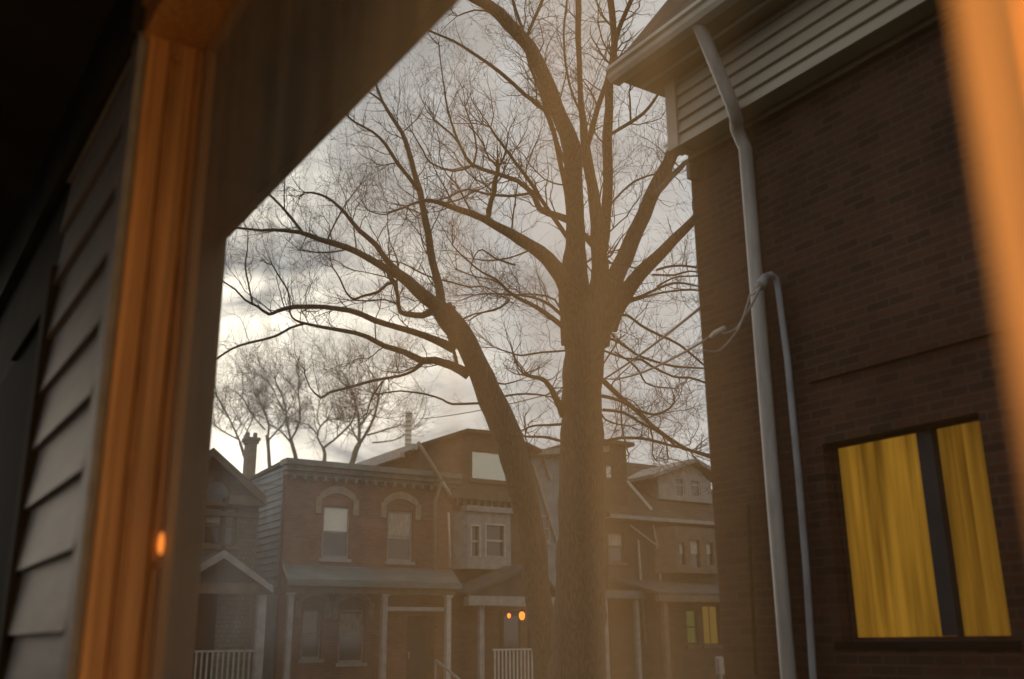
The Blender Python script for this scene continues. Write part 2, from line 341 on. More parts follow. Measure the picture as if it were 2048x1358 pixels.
def twig(b, p, d, L, r0, lvl, rnd, bias):
    """one bent twig with its own side twigs"""
    global TW
    n = max(3, int(L/.13)); n = min(n, 9); st = L/n; pts = [Vector(p)]; dd = Vector(d).normalized(); rad = [r0]
    kink = .22 if lvl else .18
    for k in range(n):
        dd = (dd + Vector((rnd.gauss(0, kink), rnd.gauss(0, kink), rnd.gauss(0, kink))) + bias*.10).normalized()
        pts.append(pts[-1]+dd*st); rad.append(max(.0018, r0*(1-.80*(k+1)/n)))
    b.tube(pts, rad, 3, False); TW += 1
    if lvl <= 0 or L < .2: return
    m = int(L/(.17 if lvl > 1 else .14))
    for k in range(m):
        i = rnd.randint(1, n); t = (pts[i]-pts[i-1]).normalized(); s_ = t.cross(Vector((rnd.gauss(0, 1), rnd.gauss(0, 1), rnd.gauss(0, 1))))
        if s_.length < .01: continue
        nd = (t*rnd.uniform(.4, 1.0) + s_.normalized()*rnd.uniform(.5, 1.0)).normalized()
        twig(b, pts[i], nd, L*rnd.uniform(.28, .6), max(.003, rad[i]*.65), lvl-1, rnd, bias)
def bare_tree(name, label, cat, trunk, limbs, d0, seed, tw_density=1.0, group=None, m='bark', twm='twig', tlen=1.0, tmin=0.0):
    rnd = random.Random(seed)
    bx, by = trunk[0][0], trunk[0][1]
    base = at_depth(bx, by, d0); foot = Vector((base.x, base.y, -.12))
    root = thing(name, foot, label, cat, group)
    TP, TR = limb3(trunk, d0, seed=seed)
    r0 = TR[0]
    if base.z > .3:
        k = 6; ext = [foot.lerp(TP[0], t/k) for t in range(k)]; er = [r0*(1+.35*(1-t/k)**3) for t in range(k)]
        TP, TR = ext+TP, er+TR
    b = MB(); b.tube(TP, TR, 16); b.build('trunk', m, root, True)
    cr_ = MB(); bias = Vector((0, 0, 1))
    for li, (pts, doff) in enumerate(limbs):
        P, Rr = limb3(pts, d0, doff, seed=seed+li*3.3); Rr = [q*(1 if q > .22 else .84) for q in Rr]
        b = MB(); b.tube(P, Rr, 9); b.build('limb', m, root, True)
        for k in range(1, len(P)):
            seg = (P[k]-P[k-1]).length; r_ = Rr[k]
            if r_ > .2: ex = .35*seg*tw_density
            else: ex = seg*tw_density*(2.6 if r_ > .06 else 4.6)
            cnt = int(ex) + (1 if rnd.random() < ex-int(ex) else 0)
            t = (P[k]-P[k-1]).normalized()
            for _ in range(cnt):
                s_ = t.cross(Vector((rnd.gauss(0, 1), rnd.gauss(0, 1), rnd.gauss(0, 1))))
                if s_.length < .01: continue
                nd = (t*rnd.uniform(.1, 1.0)+s_.normalized()*rnd.uniform(.6, 1.0)+Vector((0, 0, .25))).normalized()
                L = rnd.choice((.35, .5, .7, 1.0, 1.4))*rnd.uniform(.8, 1.25)*tlen
                twig(cr_, P[k]+nd*r_*.7, nd, L, max(.0045+tmin, min(.016, r_*.4))*(.55+.45*L/1.4), 2, rnd, bias)
        # tip spray
        for _ in range(int(5*tw_density)):
            t = (P[-1]-P[-2]).normalized(); nd = (t+Vector((rnd.gauss(0, .5), rnd.gauss(0, .5), rnd.gauss(0, .5)))).normalized()
            if Rr[-1] < .06: twig(cr_, P[-1], nd, rnd.uniform(.5, 1.3)*tlen, max(.005+tmin, Rr[-1]*.7), 2, rnd, bias)
    cr_.build('crown', twm, root)
    return root

D1 = 18.0
bare_tree('maple_tree', 'massive bare tree, thick upright trunk splitting into many limbs, right of the picture centre', 'tree',
  [(1155, 1358, 116), (1160, 1200, 106), (1162, 1050, 98), (1163, 900, 88), (1166, 780, 80), (1168, 705, 82), (1168, 660, 88), (1169, 628, 76), (1169, 600, 46), (1169, 585, 12)],
  [([(1150, 690, 60), (1150, 600, 56), (1153, 520, 50), (1150, 440, 46), (1145, 360, 46), (1140, 300, 46), (1122, 235, 38), (1090, 165, 36), (1060, 95, 34), (1020, 45, 32), (975, 8, 28), (920, -25, 24), (850, -60, 18), (770, -120, 12)], -1.2),
   ([(1190, 690, 60), (1196, 600, 52), (1200, 530, 42), (1194, 450, 32), (1183, 370, 28), (1172, 300, 24), (1165, 240, 17), (1160, 170, 13), (1156, 100, 13), (1157, 0, 15), (1150, -80, 12)], 1.2),
   ([(1200, 540, 24), (1208, 470, 26), (1213, 400, 25), (1216, 320, 24), (1217, 240, 23), (1219, 160, 19), (1228, 85, 16), (1221, 0, 16), (1215, -80, 12)], -1.8),
   ([(1175, 290, 14), (1190, 240, 13), (1200, 200, 13), (1213, 165, 11), (1222, 130, 9)], -.4),
   ([(1226, 100, 12), (1238, 60, 12), (1262, 0, 11), (1290, -60, 8)], -2.2),
   ([(1165, 235, 6), (1140, 170, 6), (1128, 90, 5), (1130, 20, 5), (1140, -40, 4)], 1.6),
   ([(1115, 225, 10), (1090, 150, 8), (1060, 90, 8), (1045, 60, 7), (1022, -10, 7)], .8),
   ([(1052, 80, 7), (1068, 40, 8), (1085, 0, 8), (1100, -50, 6)], .6),
   ([(1150, 640, 60), (1135, 575, 44), (1110, 535, 38), (1080, 500, 34), (1040, 480, 29), (1000, 457, 22), (965, 437, 18), (920, 418, 15), (880, 405, 11), (845, 400, 8), (815, 412, 5)], -2.2),
   ([(975, 437, 13), (984, 400, 12), (990, 370, 12), (996, 335, 10)], -1.9),
   ([(1145, 445, 20), (1115, 432, 16), (1080, 415, 15), (1068, 390, 13), (1035, 362, 11), (990, 345, 10), (945, 330, 8), (920, 290, 6), (895, 220, 5), (885, 150, 3), (878, 90, 3)], 1.6),
   ([(1060, 388, 7), (1020, 392, 7), (975, 388, 6), (935, 378, 5), (895, 395, 4), (868, 402, 3)], .5),
   ([(945, 332, 5), (905, 342, 5), (860, 325, 4), (845, 300, 4), (825, 265, 3)], -.8),
   ([(932, 310, 5), (905, 270, 5), (868, 240, 4)], .6),
   ([(945, 335, 5), (953, 300, 5), (945, 255, 4), (930, 215, 3)], .9),
   ([(1138, 480, 12), (1110, 440, 11), (1080, 395, 10), (1050, 350, 9), (1018, 305, 7), (990, 270, 6), (981, 255, 5)], -1.5),
   ([(1140, 420, 12), (1125, 345, 12), (1108, 270, 12), (1090, 220, 11), (1050, 190, 10), (1000, 145, 9), (950, 110, 8), (905, 82, 6), (862, 62, 5), (800, 30, 4)], -1.0),
   ([(1098, 230, 10), (1080, 180, 8), (1060, 130, 7), (1050, 95, 6)], .6),
   ([(1140, 350, 8), (1120, 300, 8), (1100, 250, 7), (1082, 190, 6)], 1.2),
   ([(1015, 42, 6), (985, 25, 5), (950, 20, 4), (915, 32, 3)], -.6),
   ([(1200, 640, 60), (1225, 560, 46), (1250, 510, 42), (1275, 455, 38), (1298, 400, 36), (1325, 345, 33), (1352, 290, 28), (1385, 225, 22), (1420, 150, 18), (1450, 80, 12)], 1.6),
   ([(1210, 650, 52), (1245, 590, 40), (1280, 550, 34), (1315, 515, 30), (1350, 478, 25), (1390, 438, 20), (1440, 380, 14)], -1.0),
   ([(1305, 395, 20), (1335, 360, 15), (1360, 335, 13), (1382, 318, 11)], 2.0),
   ([(1222, 268, 8), (1258, 247, 9), (1285, 228, 8), (1305, 205, 7), (1328, 170, 5)], -.5),
   ([(1262, 240, 5), (1260, 215, 5), (1258, 185, 4)], .2),
   ([(1216, 415, 5), (1245, 382, 5), (1270, 362, 5), (1310, 348, 4)], .8),
   ([(1188, 470, 5), (1193, 430, 5), (1200, 390, 4), (1205, 370, 3)], -.5),
   ([(1170, 470, 14), (1185, 490, 13), (1198, 505, 12)], -.3),
   ([(1145, 668, 16), (1115, 645, 13), (1075, 617, 11), (1040, 598, 9), (1015, 580, 8), (990, 558, 6), (965, 545, 5), (935, 520, 4), (905, 490, 3)], -1.6),
   ([(1130, 640, 9), (1105, 612, 8), (1080, 598, 6), (1040, 590, 5), (985, 588, 4), (950, 590, 3)], .8),
   ([(1018, 600, 6), (1000, 615, 5), (965, 625, 4), (940, 640, 3)], -.5),
   ([(1010, 575, 4), (985, 560, 4), (955, 555, 3), (915, 540, 3)], 1.0),
   ([(1135, 640, 5), (1110, 600, 5), (1075, 590, 4), (1040, 588, 4)], .9),
   ([(1030, 530, 5), (990, 517, 5), (965, 500, 4), (950, 510, 3), (940, 540, 3), (955, 560, 3)], -.3),
   ([(1060, 500, 4), (1020, 515, 4), (985, 520, 4), (950, 518, 3)], .9),
   ([(1128, 830, 24), (1112, 795, 15), (1090, 762, 12), (1068, 755, 10), (1047, 748, 7)], -1.5),
   ([(1138, 700, 5), (1085, 705, 5), (1045, 710, 5), (1020, 705, 4), (990, 695, 3)], .7),
   ([(1212, 640, 9), (1236, 633, 7), (1256, 631, 7), (1281, 649, 7), (1318, 669, 7), (1361, 690, 6), (1410, 732, 5), (1450, 770, 4)], -1.2),
   ([(1208, 676, 7), (1226, 678, 7), (1245, 690, 7), (1268, 707, 6), (1295, 719, 6), (1347, 733, 5), (1414, 736, 4), (1460, 740, 3)], .6),
   ([(1205, 700, 5), (1250, 716, 5), (1281, 718, 6), (1301, 732, 6), (1347, 754, 5), (1380, 756, 5), (1414, 767, 5), (1460, 780, 3)], 1.3),
   ([(1230, 705, 4), (1260, 725, 5), (1280, 745, 5), (1292, 765, 4), (1320, 775, 4), (1350, 777, 3)], 1.0),
   ([(1205, 760, 14), (1238, 792, 12), (1262, 813, 11), (1290, 838, 10), (1314, 861, 9), (1364, 894, 7), (1424, 917, 5), (1460, 930, 4)], -1.0),
   ([(1205, 792, 9), (1241, 800, 8), (1275, 820, 7), (1308, 829, 6), (1330, 822, 5), (1344, 811, 4)], -1.8),
   ([(1205, 820, 8), (1248, 826, 7), (1281, 845, 7), (1314, 863, 6), (1350, 890, 5), (1380, 902, 5)], .4),
   ([(1205, 884, 8), (1241, 876, 7), (1280, 878, 7), (1314, 884, 7), (1371, 897, 6), (1424, 911, 5), (1470, 925, 4)], -.4),
   ([(1205, 830, 5), (1212, 840, 5), (1235, 848, 4), (1260, 852, 3)], .6),
   ([(1244, 800, 4), (1243, 850, 4), (1250, 885, 4), (1258, 910, 3)], -.9),
   ([(1298, 852, 4), (1306, 880, 4), (1305, 905, 3), (1312, 920, 3)], .9),
   ([(1322, 865, 4), (1332, 890, 4), (1336, 915, 3)], -1.0),
   ([(1315, 540, 6), (1335, 534, 6), (1364, 531, 6), (1410, 537, 5)], -.7),
   ([(1305, 548, 5), (1350, 550, 5), (1380, 542, 4), (1420, 548, 4)], .8),
   ([(1262, 598, 8), (1285, 590, 7), (1314, 576, 6), (1347, 566, 6), (1375, 568, 5), (1420, 578, 4)], -.6),
   ([(1245, 610, 6), (1290, 592, 6), (1331, 583, 5), (1380, 580, 5), (1420, 583, 4)], 1.1),
   ([(1314, 573, 5), (1345, 556, 4), (1375, 552, 4), (1410, 551, 4)], -1.3),
   ([(1245, 615, 7), (1232, 640, 6), (1222, 665, 6)], -.8),
   ([(1205, 730, 4), (1225, 700, 4), (1238, 680, 3)], .5),
   ([(1138, 888, 7), (1100, 876, 7), (1075, 873, 6), (1050, 873, 5)], .8),
   ([(1138, 846, 7), (1100, 849, 6), (1072, 851, 5), (1050, 858, 4)], -.5),
  ], D1, 5, 1.0)

D2 = 20.5
bare_tree('maple_tree', 'bare tree with a trunk leaning left, growing in front of the houses', 'tree',
  [(1097, 1358, 54), (1086, 1260, 54), (1074, 1160, 54), (1060, 1060, 54), (1043, 965, 56), (1016, 876, 57), (985, 800, 54), (958, 740, 48), (932, 690, 46), (905, 645, 46), (882, 612, 44)],
  [([(888, 625, 28), (880, 590, 22), (872, 550, 19), (862, 500, 18), (851, 440, 16), (840, 385, 15), (828, 345, 13), (816, 300, 12), (803, 265, 11), (785, 235, 9), (766, 205, 7), (750, 165, 5), (735, 130, 4)], 1.2),
   ([(780, 228, 6), (765, 205, 6), (740, 185, 4), (720, 160, 3)], .6),
   ([(838, 380, 11), (815, 350, 10), (795, 325, 9), (770, 290, 8), (745, 265, 6), (710, 245, 5), (692, 228, 4)], -1.0),
   ([(852, 402, 6), (895, 405, 4), (930, 395, 3)], .8),
   ([(895, 630, 44), (868, 608, 36), (835, 582, 30), (800, 550, 26), (775, 537, 18), (735, 516, 16), (690, 495, 15), (640, 478, 13), (600, 465, 10), (545, 458, 8), (520, 460, 6), (470, 455, 5), (440, 452, 4)], -1.6),
   ([(803, 552, 20), (780, 525, 16), (752, 490, 13), (718, 462, 11), (690, 428, 9), (665, 402, 7), (640, 390, 6), (610, 385, 4)], .8),
   ([(606, 466, 8), (585, 438, 7), (560, 410, 6), (535, 385, 5), (515, 365, 4)], .7),
   ([(570, 420, 3), (568, 385, 3), (570, 350, 2)], .3),
   ([(905, 695, 26), (880, 685, 20), (845, 672, 17), (800, 656, 15), (750, 640, 14), (700, 622, 13), (650, 614, 12), (590, 614, 11), (555, 622, 9), (538, 628, 8), (515, 612, 6), (490, 600, 5), (470, 578, 4), (442, 560, 4)], -2.0),
   ([(505, 606, 5), (498, 570, 4), (490, 530, 4), (494, 500, 3), (496, 465, 2)], .5),
   ([(580, 612, 4), (575, 580, 4), (560, 555, 4), (545, 530, 3)], -.5),
   ([(935, 748, 28), (905, 730, 20), (870, 720, 19), (845, 722, 18), (810, 705, 15), (770, 692, 13), (735, 672, 11), (690, 660, 10), (640, 653, 8), (600, 645, 6), (584, 636, 5), (580, 625, 4)], -1.0),
   ([(610, 648, 6), (580, 655, 6), (550, 672, 6), (500, 685, 6), (460, 700, 5), (425, 722, 5), (400, 740, 4)], -.8),
   ([(850, 722, 10), (830, 740, 8), (800, 752, 7), (750, 760, 7), (700, 775, 7), (660, 785, 6), (642, 796, 6), (620, 775, 3), (610, 750, 3)], -2.0),
   ([(765, 762, 4), (745, 795, 4), (735, 825, 3)], -.6),
   ([(915, 730, 9), (906, 695, 9), (893, 660, 8), (880, 640, 8)], 1.0),
   ([(868, 618, 16), (845, 632, 16), (820, 630, 14), (800, 622, 11), (796, 595, 9), (792, 565, 9)], -2.0),
   ([(792, 566, 9), (775, 568, 8), (755, 585, 7), (725, 592, 6), (710, 598, 6), (695, 588, 4), (680, 560, 4), (665, 535, 3)], -1.2),
   ([(800, 612, 5), (770, 600, 4), (740, 602, 4), (700, 600, 3)], -.5),
   ([(885, 560, 5), (905, 565, 4), (940, 575, 4), (968, 573, 3), (1000, 590, 3)], .9),
   ([(920, 642, 5), (950, 628, 4), (990, 620, 4), (1010, 608, 3)], -.5),
   ([(985, 800, 7), (955, 806, 6), (905, 808, 6), (885, 800, 5), (850, 788, 5), (800, 782, 4), (760, 788, 3)], -1.4),
   ([(960, 800, 5), (985, 798, 5), (1020, 790, 5), (1050, 787, 5), (1090, 791, 4)], .8),
   ([(968, 760, 4), (980, 764, 4), (1010, 768, 4), (1040, 760, 3)], 1.0),
   ([(872, 560, 4), (830, 540, 4), (800, 525, 3), (750, 520, 3)], 1.5),
   ([(845, 430, 4), (810, 415, 4), (770, 430, 3), (735, 420, 3)], -.8),
   ([(655, 480, 4), (672, 445, 4), (690, 410, 3), (720, 370, 3)], 1.0),
   ([(700, 498, 4), (650, 505, 4), (600, 500, 3)], -1.5),
  ], D2, 9, .95)

far = [
 ('narrow bare tree beside the brick chimney, its thin crown just above the far roofs', [(540, 940, 8), (537, 900, 7), (534, 870, 7)],
   [([(534, 880, 6), (538, 850, 5), (530, 825, 4), (518, 800, 3)], 1), ([(537, 880, 5), (560, 855, 4), (575, 835, 3)], -1), ([(530, 860, 4), (505, 830, 3), (485, 795, 3)], .5)], 42),
 ('bare tree with forked crown rising behind the middle of the flat brick roof', [(596, 930, 9), (588, 900, 8), (582, 880, 7)],
   [([(582, 885, 6), (575, 850, 5), (571, 815, 5), (562, 785, 4), (550, 760, 3)], 1), ([(583, 878, 5), (597, 850, 5), (600, 815, 4), (597, 780, 3), (598, 755, 3)], -1),
    ([(585, 890, 5), (560, 860, 4), (540, 850, 4), (530, 830, 3)], 1), ([(572, 825, 4), (555, 800, 3), (545, 775, 3), (520, 750, 3)], .8)], 44),
 ('small bare tree with crooked stem behind the flat brick roof, left of the roof slope', [(646, 935, 8), (650, 910, 7), (645, 893, 6)],
   [([(646, 895, 5), (635, 875, 5), (640, 855, 4), (655, 838, 4)], 1), ([(648, 896, 6), (668, 880, 5), (688, 862, 5), (705, 842, 4), (712, 815, 3)], -1), ([(636, 870, 4), (618, 850, 3), (600, 845, 3)], .8)], 44),
 ('tallest bare tree behind the roofs, with its stem forking where the sloping roof begins', [(702, 935, 11), (712, 905, 11), (718, 888, 10)],
   [([(718, 890, 8), (719, 850, 7), (713, 815, 6), (705, 785, 5), (695, 760, 4), (685, 745, 3)], 1), ([(718, 890, 8), (735, 862, 7), (748, 835, 6), (755, 805, 5), (762, 775, 4), (775, 745, 3)], -1),
    ([(715, 880, 5), (705, 860, 4), (700, 845, 3)], 1), ([(735, 870, 5), (770, 860, 4), (800, 850, 3)], -.8), ([(722, 850, 5), (740, 825, 4), (750, 815, 3)], .8), ([(745, 885, 4), (790, 880, 3), (820, 860, 3)], .8)], 43),
 ('thin bare tree at the far left behind the gabled house and brick chimney', [(500, 945, 6), (488, 910, 6), (480, 885, 6)],
   [([(480, 885, 5), (465, 850, 4), (450, 820, 4), (435, 795, 3), (425, 780, 3)], 1), ([(480, 880, 4), (450, 865, 3), (430, 850, 3)], -1), ([(484, 885, 4), (500, 850, 3), (508, 830, 3)], 1)], 41),
]
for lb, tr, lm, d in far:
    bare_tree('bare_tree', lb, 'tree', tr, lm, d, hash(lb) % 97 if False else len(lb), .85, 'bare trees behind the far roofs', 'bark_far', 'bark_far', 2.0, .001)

# ------------------------------------------------------------------ houses across the street
YB = 27.5
FS = lambda y: (Vector((0, y, 0)), Vector((1, 0, 0)), Vector((0, -1, 0)))   # facade facing us
def px_rect(F, a, b, n=0):
    u0, v1 = uv(F, *a, n); u1, v0 = uv(F, *b, n); return u0, u1, v0, v1

# --- flat roofed brick house
F = FS(YB)
uL = uv(F, 572, 1000)[0]; uR = uv(F, 905, 1030)[0]; vT = uv(F, 700, 960)[1]; vTop = uv(F, 700, 932)[1]
B = thing('brick_house', (uL, YB, 0), 'flat roofed red brick house with greenish cornice and white blind in one upper window', 'house', 'houses across the street')
w1 = px_rect(F, (647, 1010), (697, 1118)); w2 = px_rect(F, (776, 1020), (824, 1124))
g1 = px_rect(F, (606, 1218), (641, 1318)); g2 = px_rect(F, (680, 1220), (728, 1325)); dr = px_rect(F, (815, 1232), (868, 1345))
vz = vT
b = MB(); wall(b, F, uL, uR, 0, vz, [w1, w2, g1, g2, (dr[0], dr[1], .9, dr[3])]); b.build('wall', 'brick_red', B)
b = MB(); n = 40
sw = 9.0
claps(b, (Vector((uL+.0, YB+.26, 0)), Vector((0, 1, 0)), Vector((-1, 0, 0))), 0, sw, .2, vTop-.15, .2, .03)
b.box((uL+.002, YB+.252, 0), (uL+.2, YB+sw, vTop-.16)); b.build('side_wall', 'side_blue', B)
quick('side_wall', 'brick_red', B, ((uR-.2, YB+.252, 0), (uR, YB+sw, vTop-.4)))
b = MB(); b.box((uL-.05, YB-.12, vT), (uR+.05, YB+.1, vT+.12)); b.box((uL-.12, YB-.28, vT+.12), (uR+.12, YB+.1, vT+.26)); b.box((uL-.2, YB-.42, vT+.26), (uR+.1, YB+.1, vTop))
x = uL+.1
while x < uR: b.box((x, YB-.26, vT-.12), (x+.07, YB-.005, vT-.002)); x += .32
b.build('cornice', 'cornice', B)
b = MB(); b.prism([(uL-.06, YB+.1, vTop-.04), (uR+.05, YB+.1, vTop-.04), (uR+.05, YB+sw, vTop-.42), (uL-.06, YB+sw, vTop-.42)], (0, 0, .1)); b.build('roof', 'roof_dark', B)
window(F, B, *w1, blind=(.52, .96), set_=-.05); window(F, B, *w2, blind=(.45, .96), bm='curtain_white', set_=-.05)
window(F, B, *g1); window(F, B, *g2, blind=(.5, .94), bm='curtain_white')
for (a, c, d, e) in (w1, w2, g1, g2):       # arched sandstone hoods with drop ends
    b = MB(); m_ = (a+c)/2; hw = (c-a)/2+.16; k = 10; pts = []
    for i in range(k+1):
        t = -1+2*i/k; pts.append((m_+hw*t, YB-.05, e+.10+.26*(1-t*t)))
    for i in range(k):
        p, q = pts[i], pts[i+1]; b.prism([p, q, (q[0], q[1], q[2]+.22), (p[0], p[1], p[2]+.22)], (0, .048, 0))
    for s_ in (-1, 1): fbox(b, F, m_+s_*hw-.09, m_+s_*hw+.09, e-.25, e+.22, .002, .055)
    b.build('window_hood', 'lintel', B)
q = MB(); fbox(q, F, dr[0]+.03, dr[1]-.03, .9, dr[3]-.03, -.2, -.15); dd = q.build('door', 'door', B)
q = MB(); fbox(q, F, dr[0]+.12, dr[0]+.15, 1.9, 2.1, -.15, -.11); q.build('handle', 'metal', dd)
# porch
yp = YB-2.1; Fp = FS(yp)
pL, vr = uv(Fp, 578, 1165); pR = uv(Fp, 897, 1180)[0]; vlo = uv(Fp, 740, 1188)[1]; vhi = uv(Fp, 740, 1166)[1]
vw = uv(F, 740, 1138)[1]
b = MB(); b.prism([(pL-.1, yp-.15, vhi), (pR+.3, yp-.15, vhi), (uR, YB-.01, vw), (uL, YB-.01, vw)], (0, 0, .06)); pr_ = b.build('porch_roof', 'roof_blue', B)
b = MB(); b.box((pL-.12, yp-.22, vhi-.12), (pR+.32, yp-.14, vhi+.05)); b.build('gutter', 'roof_blue', pr_)
b = MB(); b.box((pL, yp-.06, vlo), (pR+.2, yp+.1, vhi-.002)); b.box((pL, yp+.1, vlo+.02), (pL+.12, YB-.01, vhi-.1)); b.build('porch_beam', 'brown_trim', B)
for px in (578, 768, 896):
    u = uv(Fp, px, 1260)[0]; b = MB(); b.box((u-.07, yp-.05, .95), (u+.07, yp+.09, vlo-.06)); b.box((u-.11, yp-.09, vlo-.06), (u+.11, yp+.12, vlo-.001)); b.box((u-.11, yp-.09, .86), (u+.11, yp+.13, .95)); b.build('porch_post', 'white' if px > 800 else 'white_dim', B)
p0 = uv(Fp, 770, 1215); p1 = uv(Fp, 893, 1219)
b = MB(); b.box((p0[0], yp-.02, p1[1]-.05), (p1[0]-.08, yp+.05, p1[1]+.06)); b.build('porch_frieze', 'white_dim', B)
b = MB(); b.box((pL-.1, yp-.1, .0), (pR+.1, YB-.01, .86)); b.build('porch_floor', 'concrete', B)
b = MB(); u = uv(Fp, 885, 1300)[0]
b.beam((u-.3, yp-.15, 1.9), (u+.25, yp-1.5, 1.0), .05, .06); b.beam((u-.3, yp-.15, 1.9), (u-.3, yp-.15, .86), .05, .05); b.beam((u+.25, yp-1.5, 1.0), (u+.25, yp-1.5, .0), .05, .05)
for k in range(4): b.box((u-.5, yp-.1-.35*(k+1), 0), (u+.9, yp-.1-.35*k, .7-.18*k))
b.build('steps', 'white_dim', B)
# metal flue in front of the roof slope
u, v = uv(FS(YB+2.5), 815, 945)
fl = MB(); top = uv(FS(YB+2.5), 813, 828)[1]
fl.lathe((u, YB+2.5, vTop-.5), [q for z in range(int((top-vTop+.5)/.16)) for q in ((.11, z*.16), (.11, z*.16+.13), (.12, z*.16+.135), (.12, z*.16+.155))]+[(.085, top-vTop+.5), (.12, top-vTop+.51), (.13, top-vTop+.55), (.02, top-vTop+.64)], 12); fl.build('flue', 'blind', B, True)
b = MB()

# --- gabled house at the left with a small gabled porch
F = FS(YB-.3); y0 = YB-.3
pk = uv(F, 418, 902); eR = uv(F, 522, 990); wr = uv(F, 512, 1100)[0]; half = eR[0]-pk[0]; eL = pk[0]-half; wl = 2*pk[0]-wr
A = thing('gabled_house', (pk[0], y0, 0), 'narrow house at the left with shingled gable and small gabled porch in front', 'house', 'houses across the street')
a1 = px_rect(F, (412, 1012), (443, 1092)); a2 = px_rect(F, (452, 1012), (470, 1092))
b = MB(); wall(b, F, wl, wr, 0, eR[1], [a1, a2]); b.prism([(wl, y0, eR[1]+.001), (wr, y0, eR[1]+.001), (pk[0], y0, pk[1]-.12)], (0, .25, 0))
b.box((wr-.2, y0+.251, 0), (wr, y0+9, eR[1])); b.box((wl, y0+.251, 0), (wl+.2, y0+9, eR[1])); b.build('wall', 'shingle_wall', A)
rf = MB()
for s_ in (-1, 1):
    e = Vector((pk[0]+s_*(half), y0-.35, eR[1]-.05)); p_ = Vector((pk[0], y0-.35, pk[1]))
    rf.prism([p_, e, e-Vector((0, 0, .1)), p_-Vector((0, 0, .12))], (0, 9.5, 0))
rf.build('roof', 'roof_brown', A)
b = MB()
for s_ in (-1, 1):
    e = Vector((pk[0]+s_*(half+.02), y0-.42, eR[1]-.08)); p_ = Vector((pk[0], y0-.42, pk[1]+.03))
    b.prism([p_, e, e-Vector((0, 0, .26)), p_-Vector((0, 0, .24))], (0, .06, 0))
    b.box((pk[0]+s_*half, y0-.36, eR[1]-.36), (pk[0]+s_*(half-1.0), y0-.01, eR[1]-.12))
b.build('bargeboard', 'brown_trim', A)
window(F, A, *a1, fm='brown_trim', blind=(.60, .94), bm='curtain_white'); window(F, A, *a2, fm='brown_trim', blind=(.7, .94), bm='curtain_white')
b = MB(); m_ = (a1[0]+a1[1])/2                          # round-headed light above the window, and its hood
for i in range(8):
    t0, t1 = math.pi*i/8, math.pi*(i+1)/8; r0, r1 = .42, .56; zc = a1[3]+.12
    P = lambda r_, t: Vector((m_-r_*math.cos(t), y0-.07, zc+r_*math.sin(t)*1.35))
    b.prism([P(r0, t0), P(r0, t1), P(r1, t1), P(r1, t0)], (0, .068, 0))
fbox(b, F, a1[0]-.1, a2[1]+.1, a1[3]+.02, a1[3]+.12, .002, .08); ar = b.build('arched_window', 'brown_trim', A)
b = MB(); b.prism([Vector((m_-.41*math.cos(math.pi*i/10), y0-.03, a1[3]+.125+.41*math.sin(math.pi*i/10)*1.35)) for i in range(11)], (0, .026, 0)); b.build('pane', 'glass', ar)
b = MB(); fbox(b, F, wl, wr, pk[1]-1.75, pk[1]-1.62, .002, .06); b.build('belt_course', 'brown_trim', A)
yq = y0-2.2; Fq = FS(yq)
qp = uv(Fq, 443, 1103); qr = uv(Fq, 537, 1172); ql = 2*qp[0]-qr[0]; vb = uv(Fq, 470, 1188)[1]
b = MB()
for s_ in (-1, 1):
    e = Vector((qp[0]+s_*(qr[0]-qp[0]), yq-.2, qr[1])); p_ = Vector((qp[0], yq-.2, qp[1]))
    b.prism([p_, e, e-Vector((0, 0, .08)), p_-Vector((0, 0, .1))], (0, 2.4, 0))
pr_ = b.build('porch_roof', 'roof_dark', A); b = MB()
for s_ in (-1, 1):
    e = Vector((qp[0]+s_*(qr[0]-qp[0]+.03), yq-.27, qr[1]-.02)); p_ = Vector((qp[0], yq-.27, qp[1]+.02))
    b.prism([p_, e, e-Vector((0, 0, .16)), p_-Vector((0, 0, .2))], (0, .06, 0))
b.build('bargeboard', 'white_dim', pr_)
b = MB(); b.prism([(ql+.3, yq, vb+.26), (qr[0]-.3, yq, vb+.26), (qp[0], yq, qp[1]-.12)], (0, .08, 0)); b.build('porch_gable', 'roof_dark', A)
b = MB(); b.box((ql-.05, yq-.14, vb), (qr[0]+.1, yq+.1, vb+.25)); b.build('porch_beam', 'brown_trim', A)
for px in (520,):
    u = uv(Fq, px, 1260)[0]
    for uu in (u, 2*qp[0]-u):
        b = MB(); b.box((uu-.10, yq-.08, .95), (uu+.10, yq+.10, vb-.001)); b.build('porch_post', 'white_dim', A)
u = uv(Fq, 512, 1300)[0]; vr = uv(Fq, 450, 1300)[1]
b = MB(); b.box((2*qp[0]-u, yq-.03, vr-.05), (u, yq+.03, vr)); b.box((2*qp[0]-u, yq-.025, 1.0), (u, yq+.025, 1.06)); k = 2*qp[0]-u+.08
while k < u: b.box((k, yq-.018, 1.06), (k+.04, yq+.018, vr-.051)); k += .13
b.build('railing', 'white_dim', A)
b = MB(); b.box((ql, yq-.1, 0), (qr[0], y0-.01, .86)); b.build('porch_floor', 'brown_trim', A)
b = MB(); b.box((ql+.5, y0-.06, .9), (qr[0]-.6, y0-.012, vb+.1)); b.build('entrance', 'dark', A)
# brick chimney behind
u, v = uv(FS(YB+5), 498, 945); ct = uv(FS(YB+5), 498, 888)[1]
b = MB(); b.box((u-.15, YB+4.8, 5), (u+.15, YB+5.2, ct)); b.box((u-.2, YB+4.77, ct), (u+.2, YB+5.23, ct+.1)); b.box((u-.24, YB+4.73, ct+.1), (u+.24, YB+5.27, ct+.2))
chn = b.build('chimney', 'lintel', A)
b = MB()
b = MB()
for s_ in (-.13, .13): b = MB(); b.lathe((u+s_, YB+5, ct+.2), [(.07, 0), (.08, .14), (.06, .2)], 10); b.build('chimney_pot', 'lintel', chn)

